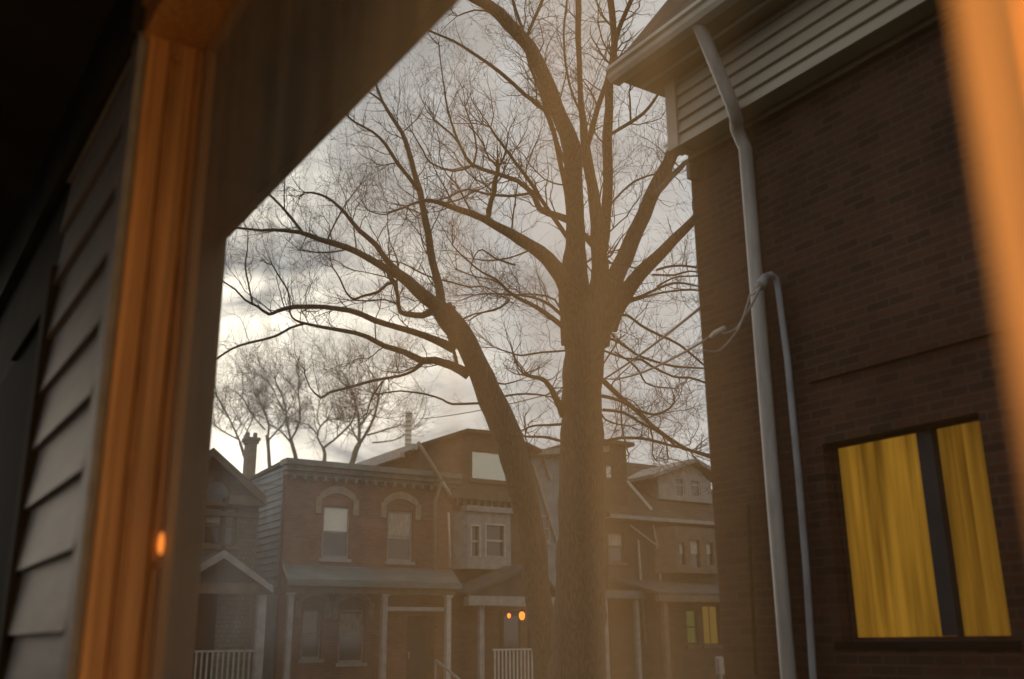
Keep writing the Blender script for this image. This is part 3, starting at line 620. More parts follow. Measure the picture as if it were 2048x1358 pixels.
# --- tall brown brick house right of the flat roofed one
y0 = YB+.4; F = FS(y0)
cL, t1 = uv(F, 838, 884); tp = uv(F, 925, 860); tq = uv(F, 1000, 866); cR, t2 = uv(F, 1050, 884)
C = thing('brick_house', (cL, y0, 0), 'tall brown brick house behind the leaning tree, its wide attic window mirroring the sky', 'house', 'houses across the street')
aw = px_rect(F, (943, 892), (1022, 966)); bw_ = uv(F, 930, 1000)[0]
b = MB(); wall(b, F, cL, cR, 0, t1-.1, [aw]); b.prism([(cL, y0, t1-.099), (cR, y0, t1-.099), (tq[0], y0, tq[1]-.1), (tp[0], y0, tp[1]-.1)], (0, .25, 0))
b.box((cL, y0+.251, 0), (cL+.2, y0+8, t1-.5)); b.box((cR-.2, y0+.251, 0), (cR, y0+8, t1-.5)); b.build('wall', 'brick_brown', C)
window(F, C, *aw, fm='brown_trim', glass='mirror', rail=False, fw=.05, set_=-.03)
b = MB()
for a_, c_ in (((cL-.25, t1-.15), (tp[0], tp[1])), ((tp[0], tp[1]), (tq[0], tq[1])), ((tq[0], tq[1]), (cR+.5, t2-.25))):
    b.prism([(a_[0], y0-.3, a_[1]), (c_[0], y0-.3, c_[1]), (c_[0], y0-.3, c_[1]-.12), (a_[0], y0-.3, a_[1]-.12)], (0, 8.6, 0))
rf = b.build('roof', 'roof_brown', C)
b = MB(); b.box((cL-.4, y0-.34, t1-.32), (cL-.22, y0+8.4, t1-.14)); b.box((cL-.55, y0+.2, t1-.5), (cL-.4, y0+8.4, t1-.34)); b.build('gutter', 'white', rf)
ch_ = MB(); k = uv(F, 1095, 890)[0]
# cornice over the bay, bay window
v_c = uv(F, 950, 985)[1]; b = MB(); b.box((uv(F, 880, 1000)[0], y0-.45, v_c-.3), (cR, y0-.002, v_c)); b.box((uv(F, 880, 1000)[0]+.1, y0-.3, v_c-.42), (cR-.1, y0-.004, v_c-.3))
k = uv(F, 886, 1000)[0]
while k < cR-.2: b.box((k, y0-.4, v_c-.52), (k+.09, y0-.31, v_c-.301)); k += .26
b.build('cornice', 'brown_trim', C)
Fb = FS(y0-.8); r_ = px_rect(Fb, (936, 1022), (1022, 1140)); 
bwn = px_rect(Fb, (972, 1050), (1008, 1112)); bwn2 = px_rect(Fb, (943, 1052), (958, 1112))
b = MB(); wall(b, Fb, *r_, [bwn, bwn2], .2)
for s_, xx in ((-1, r_[0]), (1, r_[1])): b.prism([(xx, y0-.8, r_[2]), (xx, y0-.8, r_[3]), (xx+s_*.45, y0-.01, r_[3]), (xx+s_*.45, y0-.01, r_[2])], (-s_*.06, .02, 0))
b.box((r_[0]-.1, y0-.9, r_[3]), (r_[1]+.1, y0-.5, r_[3]+.18))
bay = b.build('bay_window', 'white_dim', C)
for q in (bwn, bwn2):
    b = MB(); fbox(b, Fb, q[0]+.001, q[1]-.001, q[2]+.001, q[3]-.001, -.12, -.1); b.build('pane', 'glass', bay)
    b = MB(); fbox(b, Fb, q[0]-.05, q[0], q[2]-.05, q[3]+.05, .002, .03); fbox(b, Fb, q[1], q[1]+.05, q[2]-.05, q[3]+.05, .002, .03); fbox(b, Fb, q[0], q[1], q[3], q[3]+.05, .002, .03); fbox(b, Fb, q[0], q[1], (q[2]+q[3])/2-.03, (q[2]+q[3])/2+.03, -.098, -.06); b.build('sash', 'white', bay)
# downspouts
b = MB(); yd = YB-.5; Fd = FS(yd)
pts = [(836, 884), (865, 930), (884, 962)]
b.tube([Vector((uv(Fd, *p)[0], yd, uv(Fd, *p)[1])) for p in pts]+[Vector((uv(Fd, 880, 1000)[0], yd+.3, uv(Fd, 880, 1000)[1])), Vector((uv(Fd, 880, 1150)[0], yd+.3, uv(Fd, 880, 1150)[1]))], .06, 8); b.build('downpipe', 'lintel', C, True)
b = MB(); b.tube([Vector((uv(Fd, *p)[0], yd, uv(Fd, *p)[1])) for p in [(884, 962), (892, 975), (901, 990)]], .05, 8)
b.tube([Vector((uv(Fd, *p)[0], yd, uv(Fd, *p)[1])) for p in [(897, 1025), (899, 1080), (900, 1135)]], .035, 8); b.build('downpipe', 'white', C, True)
# porch
yp = y0-2.4; Fp = FS(yp)
pL = uv(Fp, 935, 1200)[0]; pR = uv(Fp, 1108, 1200)[0]; pt = uv(Fp, 1065, 1126); vh = uv(Fp, 1000, 1193)[1]; vl = uv(Fp, 1000, 1212)[1]
b = MB()
b.prism([(pL-.1, yp-.2, vh+.1), (pt[0], yp-.2, pt[1]), (pt[0], yp-.2, pt[1]-.12), (pL-.1, yp-.2, vh-.02)], (0, 2.3, 0)); b.prism([(pt[0], yp-.2, pt[1]), (pR+.1, yp-.2, vh+.1), (pR+.1, yp-.2, vh-.02), (pt[0], yp-.2, pt[1]-.12)], (0, 2.3, 0))
b.prism([(pL, yp, vh), (pR, yp, vh), (pt[0], yp, pt[1]-.15)], (0, .1, 0)); b.build('porch_roof', 'roof_dark', C)
b = MB(); b.box((pL-.1, yp-.24, vl), (pR+.1, yp+.05, vh)); b.build('porch_beam', 'white_dim', C)
for px in (962, 1100):
    u = uv(Fp, px, 1260)[0]; b = MB(); b.box((u-.08, yp-.06, .95), (u+.08, yp+.08, vl-.001)); b.build('porch_post', 'white_dim', C)
u0 = uv(Fp, 985, 1300)[0]; u1 = uv(Fp, 1098, 1300)[0]; vr = uv(Fp, 1040, 1297)[1]
b = MB(); b.box((u0, yp-.03, vr-.05), (u1, yp+.03, vr)); b.box((u0, yp-.025, .95), (u1, yp+.025, 1.0)); k = u0+.05
while k < u1-.05: b.box((k, yp-.018, 1.0), (k+.05, yp+.018, vr-.051)); k += .13
b.build('railing', 'white', C)
b = MB(); b.box((pL, yp-.1, 0), (pR, y0-.01, .86)); b.build('porch_floor', 'brown_trim', C)
q = px_rect(F, (1000, 1222), (1040, 1340)); b = MB(); fbox(b, F, q[0], q[1], .9, q[3], .005, .06); dd = b.build('door', 'door', C)
b = MB(); fbox(b, F, q[0]+.1, q[1]-.1, 1.9, q[3]-.15, .062, .07); b.build('pane', 'glass', dd)
for px, r in ((1044, .085), (1018, .05)):
    Fl = FS(yp+.35); u, v = uv(Fl, px, 1231)
    L = thing('porch_lantern', (u, yp+.35, v), 'brighter orange lantern at the porch of the tall brown house' if r > .06 else 'fainter smaller orange lantern beside the brighter one at the porch', 'lantern', 'lit porch lanterns')
    b = MB(); b.lathe((u, yp+.35, v), [(r*.5, -r*1.5), (r, -r*.7), (r*1.05, r*.6), (r*.5, r*1.3)], 12); b.build('globe', 'lampglow', L, True)
    b = MB(); b.lathe((u, yp+.35, v+r*1.32), [(r*1.2, 0), (r*.8, r*.5), (r*.1, r*.9)], 12); b.tube([(u, yp+.35, v+r*1.9), (u, yp+.35, vl+.02)], .008, 5); b.build('cap', 'dark', L)
    pl = bpy.data.lights.new('lantern_light', 'POINT'); pl.energy = 3.0*r/.085; pl.color = (1, .45, .12); pl.shadow_soft_size = .1
    po = bpy.data.objects.new('lantern_light', pl); COL.objects.link(po); po.parent = L; po.location = (0, -.15, 0)

# --- grey sided house, mostly hidden by the trunks
y0 = YB+.8; F = FS(y0)
gl_, gt = uv(F, 1062, 930); gr_ = uv(F, 1206, 1000)[0]; gp = uv(F, 1118, 884); ge = uv(F, 1206, 890)
G = thing('grey_house', (gl_, y0, 0), 'grey house with pale roof edge, seen between the leaning trunk and the thick trunk', 'house', 'houses across the street')
e0 = uv(F, 1052, 896)
b = MB(); b.prism([(gl_, y0, 0), (gr_, y0, 0), (gr_, y0, gp[1]-.2), (gl_, y0, e0[1]-.15)], (0, .25, 0)); b.box((gl_, y0+.251, 0), (gl_+.2, y0+8, e0[1]-.4)); b.box((gr_-.2, y0+.251, 0), (gr_, y0+8, gp[1]-.4)); b.build('wall', 'side_blue', G)
b = MB(); b.prism([(gl_-.2, y0-.35, e0[1]-.1), (gr_+.1, y0-.35, gp[1]), (gr_+.1, y0-.35, gp[1]-.22), (gl_-.2, y0-.35, e0[1]-.3)], (0, 8, 0)); b.build('roof', 'white_dim', G)
b = MB(); c0 = uv(F, 1064, 930); c1 = uv(F, 1112, 1085); b.beam((c0[0], y0-.08, c0[1]), (c1[0], y0-.08, c1[1]), .06, .10); c0 = uv(F, 1082, 905); c1 = uv(F, 1100, 960); b.beam((c0[0], y0-.08, c0[1]), (c1[0], y0-.08, c1[1]), .06, .10); b.build('diagonal_trim', 'white_dim', G)
window(F, G, *px_rect(F, (1074, 1030), (1098, 1085)), set_=.06, fm='white_dim')
yp = y0-2; Fp = FS(yp); v0_ = uv(Fp, 1150, 1195)[1]
b = MB(); b.box((gl_+1.2, yp-.1, v0_), (gr_, y0-.01, v0_+.25)); b.build('porch_roof', 'roof_blue', G)
for uu in (gl_+1.5, gr_-.3):
    b = MB(); b.box((uu-.07, yp, .3), (uu+.07, yp+.14, v0_-.001)); b.build('porch_post', 'white_dim', G)
b = MB(); b.box((gl_+1.2, yp-.1, 0), (gr_, y0-.01, .3)); b.build('porch_floor', 'concrete', G)

# --- dark brick semi on the right with the dormer
y0 = YB+.2; F = FS(y0)
eL, ev = uv(F, 1212, 1030); eR, ev2 = uv(F, 1470, 1042); mid = uv(F, 1312, 1200)[0]; eR += 1.5
E = thing('brick_house', (eL, y0, 0), 'dark brown house with pale gabled dormer in its roof and a green lit porch window', 'house', 'houses across the street')
up1 = px_rect(F, (1362, 1085), (1388, 1128)); up2 = px_rect(F, (1396, 1085), (1420, 1128)); gw = px_rect(F, (1372, 1218), (1398, 1290)); gw2 = px_rect(F, (1404, 1210), (1442, 1290))
dk = px_rect(F, (1216, 1062), (1250, 1125))
b = MB(); wall(b, F, eL, eR, 0, ev-.1, [gw, gw2, dk]); b.box((eL, y0+.251, 0), (eL+.2, y0+8, ev-.3)); b.box((eR-.2, y0+.251, 0), (eR, y0+8, ev-.3)); b.build('wall', 'brick_dark', E)
window(F, E, *dk, fm='brown_trim', blind=(.55, .9), bm='curtain_white')
window(F, E, *gw, glass='lit_green', fm='brown_trim', fw=.07); window(F, E, *gw2, glass='lit_yellow', fm='brown_trim', fw=.05, mull=1, rail=False)
b = MB(); rz = uv(FS(y0+4.5), 1340, 934)[1]
b.prism([(eL-.1, y0-.4, ev), (eR, y0-.4, ev), (eR, y0-.4, ev-.14), (eL-.1, y0-.4, ev-.14)], (0, .06, 0)); 
b.box((eL-.1, y0-.34, ev-.14), (eR, y0-.01, ev-.08)); b.build('eave', 'white_dim', E)
b = MB(); b.prism([(eL-.1, y0-.38, ev+.02), (eL-.1, y0+4.5, rz), (eL-.1, y0+8.4, ev+.02), (eL-.1, y0+8.4, ev-.1), (eL-.1, y0+4.5, rz-.15), (eL-.1, y0-.3, ev-.07)], (eR-eL, 0, 0)); rf = b.build('roof', 'roof_brown', E)
# dormer
yd = y0+.9; Fd = FS(yd); dp_ = uv(Fd, 1382, 918); dl = uv(Fd, 1297, 950); dr_ = uv(Fd, 1442, 955); dwl, dbv = uv(Fd, 1318, 1000); dwr = uv(Fd, 1424, 1000)[0]; dwb = uv(Fd, 1345, 1000)[1]
dm = MB(); h1 = px_rect(Fd, (1350, 948), (1370, 992)); h2 = px_rect(Fd, (1380, 948), (1402, 992))
wall(dm, Fd, dwl, dwr, dwb, dl[1]-.05, [h1, h2], .15); dm.prism([(dwl, yd, dl[1]-.049), (dwr, yd, dl[1]-.049), (dp_[0], yd, dp_[1]-.15)], (0, .15, 0))
for xx in (dwl, dwr-.15): dm.box((xx, yd+.151, dwb), (xx+.15, yd+4, dl[1]-.05))
dmo = dm.build('dormer', 'white_dim', E)
b = MB()
for a_ in (dl, dr_): b.prism([(dp_[0], yd-.3, dp_[1]), (a_[0], yd-.3, a_[1]), (a_[0], yd-.3, a_[1]-.14), (dp_[0], yd-.3, dp_[1]-.16)], (0, 4.2, 0))
b.build('dormer_roof', 'white_dim', dmo)
for q in (h1, h2):
    b = MB(); fbox(b, Fd, *q, -.1, -.08); b.build('pane', 'glass', dmo)
    b = MB(); fbox(b, Fd, q[0]+.001, q[0]+.05, q[2], q[3], -.079, -.04); fbox(b, Fd, q[1]-.05, q[1]-.001, q[2], q[3], -.079, -.04); fbox(b, Fd, q[0]+.05, q[1]-.05, (q[2]+q[3])/2-.02, (q[2]+q[3])/2+.02, -.079, -.05); b.build('sash', 'white', dmo)
# dark attic turret by the thick trunk
yt = y0+.3; Ft = FS(yt); tl = uv(Ft, 1205, 900)[0]; tr_, tt = uv(Ft, 1252, 893); tb = ev+.05
b = MB(); hs = px_rect(Ft, (1212, 930), (1228, 956)); wall(b, Ft, tl-.6, tr_, tb, tt, [hs], .2); b.box((tr_-.2, yt+.201, tb), (tr_, yt+3.5, tt)); b.box((tl-.6, yt+.201, tb), (tl-.4, yt+3.5, tt)); tu = b.build('turret', 'brick_dark', E)
b = MB(); b.box((tl-.8, yt-.2, tt), (tr_+.25, yt+3.7, tt+.14)); b.prism([(tl-.7, yt-.1, tt+.14), (tr_+.15, yt-.1, tt+.14), ((tl+tr_)/2-.2, yt+1.8, tt+.5)], (0, .1, 0)); b.build('turret_roof', 'roof_dark', tu)
b = MB(); fbox(b, Ft, *hs, -.1, -.08); b.build('pane', 'mirror', tu)
b = MB(); c0 = uv(FS(y0-.1), 1254, 962); c1 = uv(FS(y0-.45), 1302, 1020)
b.beam((c0[0], y0-.1, c0[1]), (c1[0], y0-.5, c1[1]), .07, .10); b.build('roof_edge_trim', 'white', E)
b = MB(); c0 = uv(F, 1256, 1052); c1 = uv(F, 1345, 1118); b.beam((c0[0], y0-.12, c0[1]), (c1[0], y0-.12, c1[1]), .05, .07); b.build('stair_trim', 'lintel', E)
for pts in ([(1276, 1080), (1283, 1180), (1291, 1288)], [(1306, 1050), (1316, 1100), (1322, 1180), (1325, 1260), (1331, 1345)]):
    b = MB(); b.tube([Vector((uv(F, *p, .1)[0], y0-.1, uv(F, *p, .1)[1])) for p in pts], .045, 8); b.build('downpipe', 'white_dim', E, True)
# bay and porch on the right
Fb = FS(y0-.7); r_ = px_rect(Fb, (1350, 1052), (1436, 1148)); h = [px_rect(Fb, (1358, 1085), (1372, 1130)), px_rect(Fb, (1380, 1080), (1402, 1135)), px_rect(Fb, (1412, 1085), (1428, 1130))]
b = MB(); wall(b, Fb, *r_, h, .2)
for s_, xx in ((-1, r_[0]), (1, r_[1])): b.prism([(xx, y0-.7, r_[2]), (xx, y0-.7, r_[3]), (xx+s_*.45, y0-.01, r_[3]), (xx+s_*.45, y0-.01, r_[2])], (-s_*.06, .02, 0))
bay = b.build('bay_window', 'brown_trim', E)
for q in h:
    b = MB(); fbox(b, Fb, *q, -.12, -.1); b.build('pane', 'glass', bay)
    b = MB(); fbox(b, Fb, q[0]+.05, q[1]-.05, (q[2]+q[3])/2, q[3], -.099, -.09); b.build('blind', 'curtain_white', bay)
yp = y0-2.2; Fp = FS(yp); pL, pv = uv(Fp, 1312, 1184); pR = eR
b = MB(); b.prism([(pL, yp-.1, pv-.1), (pR, yp-.1, pv-.1), (pR, y0-.01, pv+.45), (pL, y0-.01, pv+.45)], (0, 0, .1)); b.build('porch_roof', 'roof_dark', E)
b = MB(); b.box((pL, yp-.18, pv-.3), (pR, yp+.05, pv-.102)); b.build('porch_beam', 'brown_trim', E)
for px in (1330, 1455):
    u = uv(Fp, px, 1260)[0]; b = MB(); b.box((u-.09, yp-.1, .86), (u+.09, yp+.04, pv-.301)); b.build('porch_post', 'brown_trim', E)
b = MB(); b.box((pL, yp-.1, 0), (pR, y0-.01, .85)); b.build('porch_floor', 'brown_trim', E)
b = MB(); u0 = uv(Fp, 1220, 1300)[0]; b.box((u0, yp-.5, 0), (pL-.01, yp-.42, 1.7)); E2 = b.build('low_hedge_wall', 'brick_dark', E)
bpy.data.objects.remove(E2)
u, v = uv(Fp, 1427, 1330); MBX = MB(); MBX.box((u-.12, yp-.4, 1.25), (u+.12, yp-.2, 1.75)); MBX.prism([(u-.14, yp-.42, 1.75), (u+.14, yp-.42, 1.75), (u, yp-.42, 1.83)], (0, .24, 0)); MBX.box((u-.04, yp-.34, 0), (u+.04, yp-.26, 1.25))
tag(MBX.build('letter_box', 'white_dim'), 'small pale letter box on a post below the green lit window at lower right', 'letter box')

# ------------------------------------------------------------------ neighbour's brick side wall on the right
WN = 6.0
FN = (Vector((WN, 0, 0)), Vector((0, 1, 0)), Vector((-1, 0, 0)))
cy = uv(FN, 1412, 800)[0]
# siding storey: front corner and lower edge
FJ = (Vector((WN-.22, 0, 0)), Vector((0, 1, 0)), Vector((-1, 0, 0)))
jy, jz = uv(FJ, 1348, 304); _, jt = uv(FJ, 1340, 168)
N = thing('brick_house', (WN, cy, 0), 'near brick house filling the right side, with clapboard upper storey and yellow lit window', 'house')
wy1, wz1 = uv(FN, 1644, 885); wy0, wz0 = uv(FN, 2024, 1280); wz1 = (wz1+uv(FN, 1975, 825)[1])/2; wz0 = (wz0+uv(FN, 1705, 1283)[1])/2
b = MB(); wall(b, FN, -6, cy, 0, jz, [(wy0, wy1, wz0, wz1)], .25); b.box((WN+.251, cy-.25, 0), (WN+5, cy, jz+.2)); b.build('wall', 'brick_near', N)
b = MB(); claps(b, FJ, -6, jy-.11, jz+.002, jt, (jt-jz)/5.6, .042)
b.box((WN-.219, -6, jz+.02), (WN+5, jy-.12, jt)); b.build('upper_siding', 'siding', N)
b = MB(); b.box((WN-.27, jy-.11, jz), (WN-.10, jy+.02, jt)); b.box((WN-.10, jy-.10, jz+.01), (WN+5, jy, jt)); b.build('corner_board', 'siding', N)
b = MB(); b.box((WN-.06, -6, jz-.05), (WN+.1, jy-.01, jz-.003)); b.box((WN-.1, cy-.1, jz-.25), (WN+1.5, jy-.02, jz-.101)); b.build('bearer', 'brown_trim', N)
# dark timber course on brick
s0 = uv(FN, 1620, 752)[1]; s1 = uv(FN, 1980, 672)[1]; sv = (s0+s1)/2
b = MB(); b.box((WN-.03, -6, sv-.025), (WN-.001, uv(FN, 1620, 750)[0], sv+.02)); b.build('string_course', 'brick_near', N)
# eave: soffit, gutter, roof
def zplane(px, py, z): return at_plane(px, py, 2, z)
g0 = zplane(1217, 150, jt+.06)        # far lower corner of the gutter
gx = g0.x; gy = g0.y
b = MB(); b.box((gx+.1, -6, jt), (WN+5, gy-.05, jt+.05)); b.build('soffit', 'soffit', N)
b = MB(); b.prism([(gx+.02, gy, jt-.02), (gx+.12, gy, jt-.02), (gx+.12, gy, jt+.12), (gx-.035, gy, jt+.12), (gx-.035, gy, jt+.085), (gx+.0, gy, jt+.08), (gx-.0, gy, jt+.055), (gx-.022, gy, jt+.045), (gx-.01, gy, jt+.015)], (0, -12, 0)); gt_ = b.build('gutter', 'gutter', N)
b = MB(); b.box((gx+.3, -6, jt-.02), (gx+.34, gy-.1, jt-.001)); b.build('soffit_bead', 'gutter', N)
b = MB(); b.prism([(gx+.02, gy+.05, jt+.10), (gx+2.6, gy+.05, jt+3.6), (gx+2.7, gy+.05, jt+3.6), (gx+.13, gy+.05, jt+.06)], (0, -12, 0)); b.prism([(gx+2.6, gy+.05, jt+3.6), (gx+5.4, gy+.05, jt+.1), (gx+5.3, gy+.05, jt+.06), (gx+2.6, gy+.05, jt+3.45)], (0, -12, 0)); b.build('roof', 'roof_brown', N)
b = MB(); b.prism([(gx+.3, gy-.35, jt+.055), (gx+5.1, gy-.35, jt+.055), (gx+2.65, gy-.35, jt+3.3)], (0, -.1, 0)); b.build('gable', 'siding', N)
# downpipe: from gutter across the soffit, siding, then down the brick
FP = lambda n: (Vector((WN-n, 0, 0)), Vector((0, 1, 0)), Vector((-1, 0, 0)))
def onx(px, py, x): return at_plane(px, py, 0, x)
pa = onx(1385, 30, gx+.04); pb = onx(1402, 60, gx+.12); pc = onx(1468, 218, WN-.34); pd = onx(1478, 262, WN-.14); dirp = onx(1572, 1340, WN-.1)
zs = [pd.z-.15, 5, 4, 3, 2, 1, .1]; 
yv = lambda z: pd.y+(dirp.y-pd.y)*max(0, min(1.6, (pd.z-z)/(pd.z-dirp.z)))
pts = [pa, pb, pb.lerp(pc, .5), pb.lerp(pc, .92), pc.lerp(pd, .45), pd+Vector((-.03, 0, .02)), pd+Vector((.03, 0, -.1))]+[Vector((WN-.08, yv(z), z)) for z in zs if z < pd.z-.1]
b = MB(); b.tube(pts, .058, 14); dpo = b.build('downpipe', 'pipe', N, True)
b = MB()
for z in ():
    y_ = yv(z); b.box((WN-.15, y_-.075, z-.02), (WN-.003, y_-.06, z+.02)); b.box((WN-.15, y_+.06, z-.02), (WN-.003, y_+.075, z+.02)); b.box((WN-.155, y_-.075, z-.02), (WN-.145, y_+.075, z+.02))

# service conduit with curved weatherhead
c = [onx(1524, 566, WN-.30), onx(1531, 553, WN-.2), onx(1542, 549, WN-.12), onx(1552, 556, WN-.07), onx(1556, 575, WN-.06), onx(1575, 720, WN-.06), onx(1597, 950, WN-.06), onx(1612, 1130, WN-.06), onx(1626, 1350, WN-.06)]
c.append(Vector((WN-.06, c[-1].y-.05, .1))); b = MB(); b.tube(c, .026, 10); co = b.build('conduit', 'conduit', N, True)
b = MB(); b.tube([c[0]+Vector((-.03, 0, -.03)), c[0], c[1]], [.04, .042, .03], 12); b.build('weatherhead', 'conduit', co, True)
# thin dark pipe lower down
b = MB(); b.tube([onx(1496, 1010, WN-.04), onx(1500, 1100, WN-.04), onx(1512, 1350, WN-.04)], .014, 8); b.build('thin_pipe', 'dark', N, True)
# yellow lit window
nw = window(FN, N, wy0, wy1, wz0, wz1, fm='brick_near', fw=.022, glass='glass', rail=False, set_=-.10, sill=False)
for ch in list(nw.children): bpy.data.objects.remove(ch)
mu = uv(FN, 1864, 1000)[0]; mu2 = uv(FN, 1838, 1000)[0]
b = MB(); fbox(b, FN, mu-.0, mu2+.02, wz0+.03, wz1-.03, -.16, -.09); b.build('mullion', 'mullion_paint', nw)
b = MB(); fbox(b, FN, wy0-.06, wy1+.06, wz0-.05, wz0-.003, -.08, .015); b.build('sill', 'dark', nw)
for a_, c_, lb in ((mu2-.02, wy1, 'brighter yellow lit curtain in the left half of the brick wall window'), (wy0, mu, 'dimmer yellow lit curtain in the right half of the brick wall window')):
    b = MB(); k = 60; 
    for i in range(k):
        t0, t1 = i/k, (i+1)/k
        def xp(t): return WN+.19+.03*math.sin(t*23+math.sin(t*9)*1.3)
        b.poly([(xp(t0), a_+(c_-a_)*t0, wz0-.02), (xp(t1), a_+(c_-a_)*t1, wz0-.02), (xp(t1), a_+(c_-a_)*t1, wz1+.05), (xp(t0), a_+(c_-a_)*t0, wz1+.05)])
    tag(b.build('curtain', 'curtain_lit' if 'brighter' in lb else 'curtain_lit2', None, True), lb, 'curtain', 'yellow curtains in the neighbour window')
b = MB(); b.box((WN+.4, wy0-.3, wz0-.3), (WN+.45, wy1+.3, wz1+.3)); b.build('room_backing', 'dark', nw)

# ------------------------------------------------------------------ cables
def cable(name, label, P, r, m, sag=.3, n=18):
    pts = []
    for i in range(len(P)-1):
        a, c_ = P[i], P[i+1]
        for k in range(n):
            t = k/n; pts.append(a.lerp(c_, t)-Z*sag*4*t*(1-t))
    pts.append(P[-1]); b = MB(); b.tube(pts, r, 6); return tag(b.build(name, m, None, True), label, 'cable', 'overhead cables')
ins = onx(1430, 668, WN-.9)
cable('service_cable', 'thin service cable running past the thick trunk to the loop beside the pale downpipe', [at_depth(840, 838, 30), at_depth(1207, 757, 19.2), ins], .012, 'cable', .12)
cable('service_cable', 'black cable slanting up to the right from behind the thick trunk towards the brick corner', [at_depth(1190, 768, 19.3), onx(1412, 606, WN+.2)], .016, 'cable', .05)
cable('service_cable', 'dangling pale loop of cable between the insulator and the pole head on the brick wall', [ins, onx(1475, 655, WN-.3), c[0]+Vector((-.02, 0, -.03))], .010, 'cable_light', .02)
cable('service_cable', 'pale slack cable drooping in a curve across the brick corner to the pole head', [onx(1405, 700, WN-.7), onx(1440, 700, WN-.5), onx(1478, 655, WN-.35), onx(1500, 590, WN-.3), c[0]+Vector((-.02, 0, -.03))], .008, 'cable_light', .015)
I = MB(); I.tube([ins+Vector((0, .05, -.01)), ins+Vector((0, .0, 0)), ins+Vector((0, -.1, .02))], [.012, .025, .018], 10); tag(I.build('insulator', 'white', None, True), 'small pale insulator where the thin cable ends in front of the brick corner', 'insulator')
cable('street_cable', 'lowest thin cable crossing in front of the gabled house and brick house at left', [at_depth(300, 950, 24), at_depth(640, 968, 26)], .010, 'cable', .1)
cable('street_cable', 'thin sagging cable just below the gable at far left', [at_depth(300, 975, 24.5), at_depth(575, 980, 25.5)], .008, 'cable', .15)

# ------------------------------------------------------------------ own house: clapboard wall, wooden window, eave
WI, WO = .69, .93
tj = at_plane(240, 600, 0, WI); yj = tj.y
pj = at_plane(386, 600, 1, yj); WO = pj.x
head = at_plane(386, 100, 1, yj); HZ = head.z
yr = at_plane(1985, 400, 0, WI-.045).y

H = thing('clapboard_house', (WI, yj, 0), 'foreground house with grey clapboard wall at far left and orange lit wooden window frame', 'house')
FZ = .75; TOPZ = HZ+.45
FW = (Vector((WI, 0, 0)), Vector((0, 1, 0)), Vector((-1, 0, 0)))
yd0 = at_plane(78, 900, 0, WI).y; DT = at_plane(60, 640, 0, WI).z
b = MB(); claps(b, FW, yj+.16, yd0, FZ, HZ+.03, .275, .034); b.box((WI+.001, yj+.06, FZ), (WO-.02, yd0+.01, HZ+.03)); b.build('clapboard_wall', 'clap', H)
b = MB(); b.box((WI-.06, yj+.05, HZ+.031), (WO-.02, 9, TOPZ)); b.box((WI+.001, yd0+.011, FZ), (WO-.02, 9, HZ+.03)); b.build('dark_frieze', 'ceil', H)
b = MB(); b.box((WI-.03, yj+.03, FZ), (WI, yj+.155, HZ+.03)); b.build('corner_board', 'clap', H)
b = MB(); b.box((WI-.05, yd0, FZ), (WI-.001, yd0+.16, DT)); b.box((WI-.05, yd0+.165, DT-.2), (WI-.001, yd0+1.2, DT)); fr = b.build('door_frame', 'ceil', H)
b = MB(); b.box((WI-.02, yd0+.162, FZ), (WI-.002, 8.9, DT-.201)); b.box((WI-.045, yd0+.162, FZ), (WI-.022, yd0+.18, DT-.21)); b.build('door', 'dark', H)
# window frame: head, sill; jambs with stops and grooves
SZ = 1.05
b = MB(); b.box((WI-.02, yr-.03, HZ), (WO, yj+.02, HZ+.16)); b.box((WI-.03, yr-.1, HZ+.161), (WI+.02, yj+.049, HZ+.3))
wf = b.build('window_frame', 'cream', H)
quick('sill', 'cream', wf, ((WI-.05, yr-.1, SZ-.1), (WO+.04, yj+.05, SZ)))
tw_ = WO-WI
def jamb(y, s_):     # s_=-1: face looks to -Y
    b = MB(); t = [0, .12, .145, .42, .46, .74, .78, .86, 1.0]; dep = [.0, .022, .0, .014, .0, .02, .0, .03, .03]
    for i in range(8):
        x0, x1 = WI+tw_*t[i], WI+tw_*t[i+1]; d = [.016, .030, .0, .022, .0, .026, .0, .040][i] if False else [.020, .028, .012, .022, .008, .024, .010, .034][i]
        b.box((x0, y, SZ), (x1-.0008, y+s_*d, HZ))
    b.box((WI, y+.0008 if s_ < 0 else y-.06, SZ), (WO, y+.06 if s_ < 0 else y-.0008, HZ))
    return b.build('jamb', 'cream', wf)
J1 = jamb(yj, -1); jamb(yr, 1)
for t0, t1 in ((.30, .36), (.70, .75)):
    b = MB(); b.box((WI+tw_*t0, yj-.038, SZ+.01), (WI+tw_*t1, yj-.0005, HZ-.01)); b.build('weatherstrip', 'groove', J1)
b = MB(); k = at_plane(352, 120, 1, yj-.035); b.lathe((k.x, yj-.045, k.z), [(.004, -.02), (.016, -.012), (.02, 0), (.016, .012), (.004, .02)], 12); b.build('latch', 'groove', wf, True)
b = MB()
for x0, x1, d in ((WI-.035, WI-.0, .18), (WI-.055, WI-.036, .05), (WI-.045, WI-.036, .11)): b.box((x0, yr-d, SZ-.1), (x1, yr, HZ+.16))
b.build('casing', 'cream', wf)
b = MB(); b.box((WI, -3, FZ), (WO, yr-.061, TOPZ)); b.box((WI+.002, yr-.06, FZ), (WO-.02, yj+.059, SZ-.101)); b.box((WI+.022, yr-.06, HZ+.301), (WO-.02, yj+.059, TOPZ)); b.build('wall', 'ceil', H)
GX = WI+tw_*.80
b = MB(); b.box((GX, yr-.01, SZ), (GX+.004, yj+.001, HZ)); pn = b.build('pane', 'pane', wf)
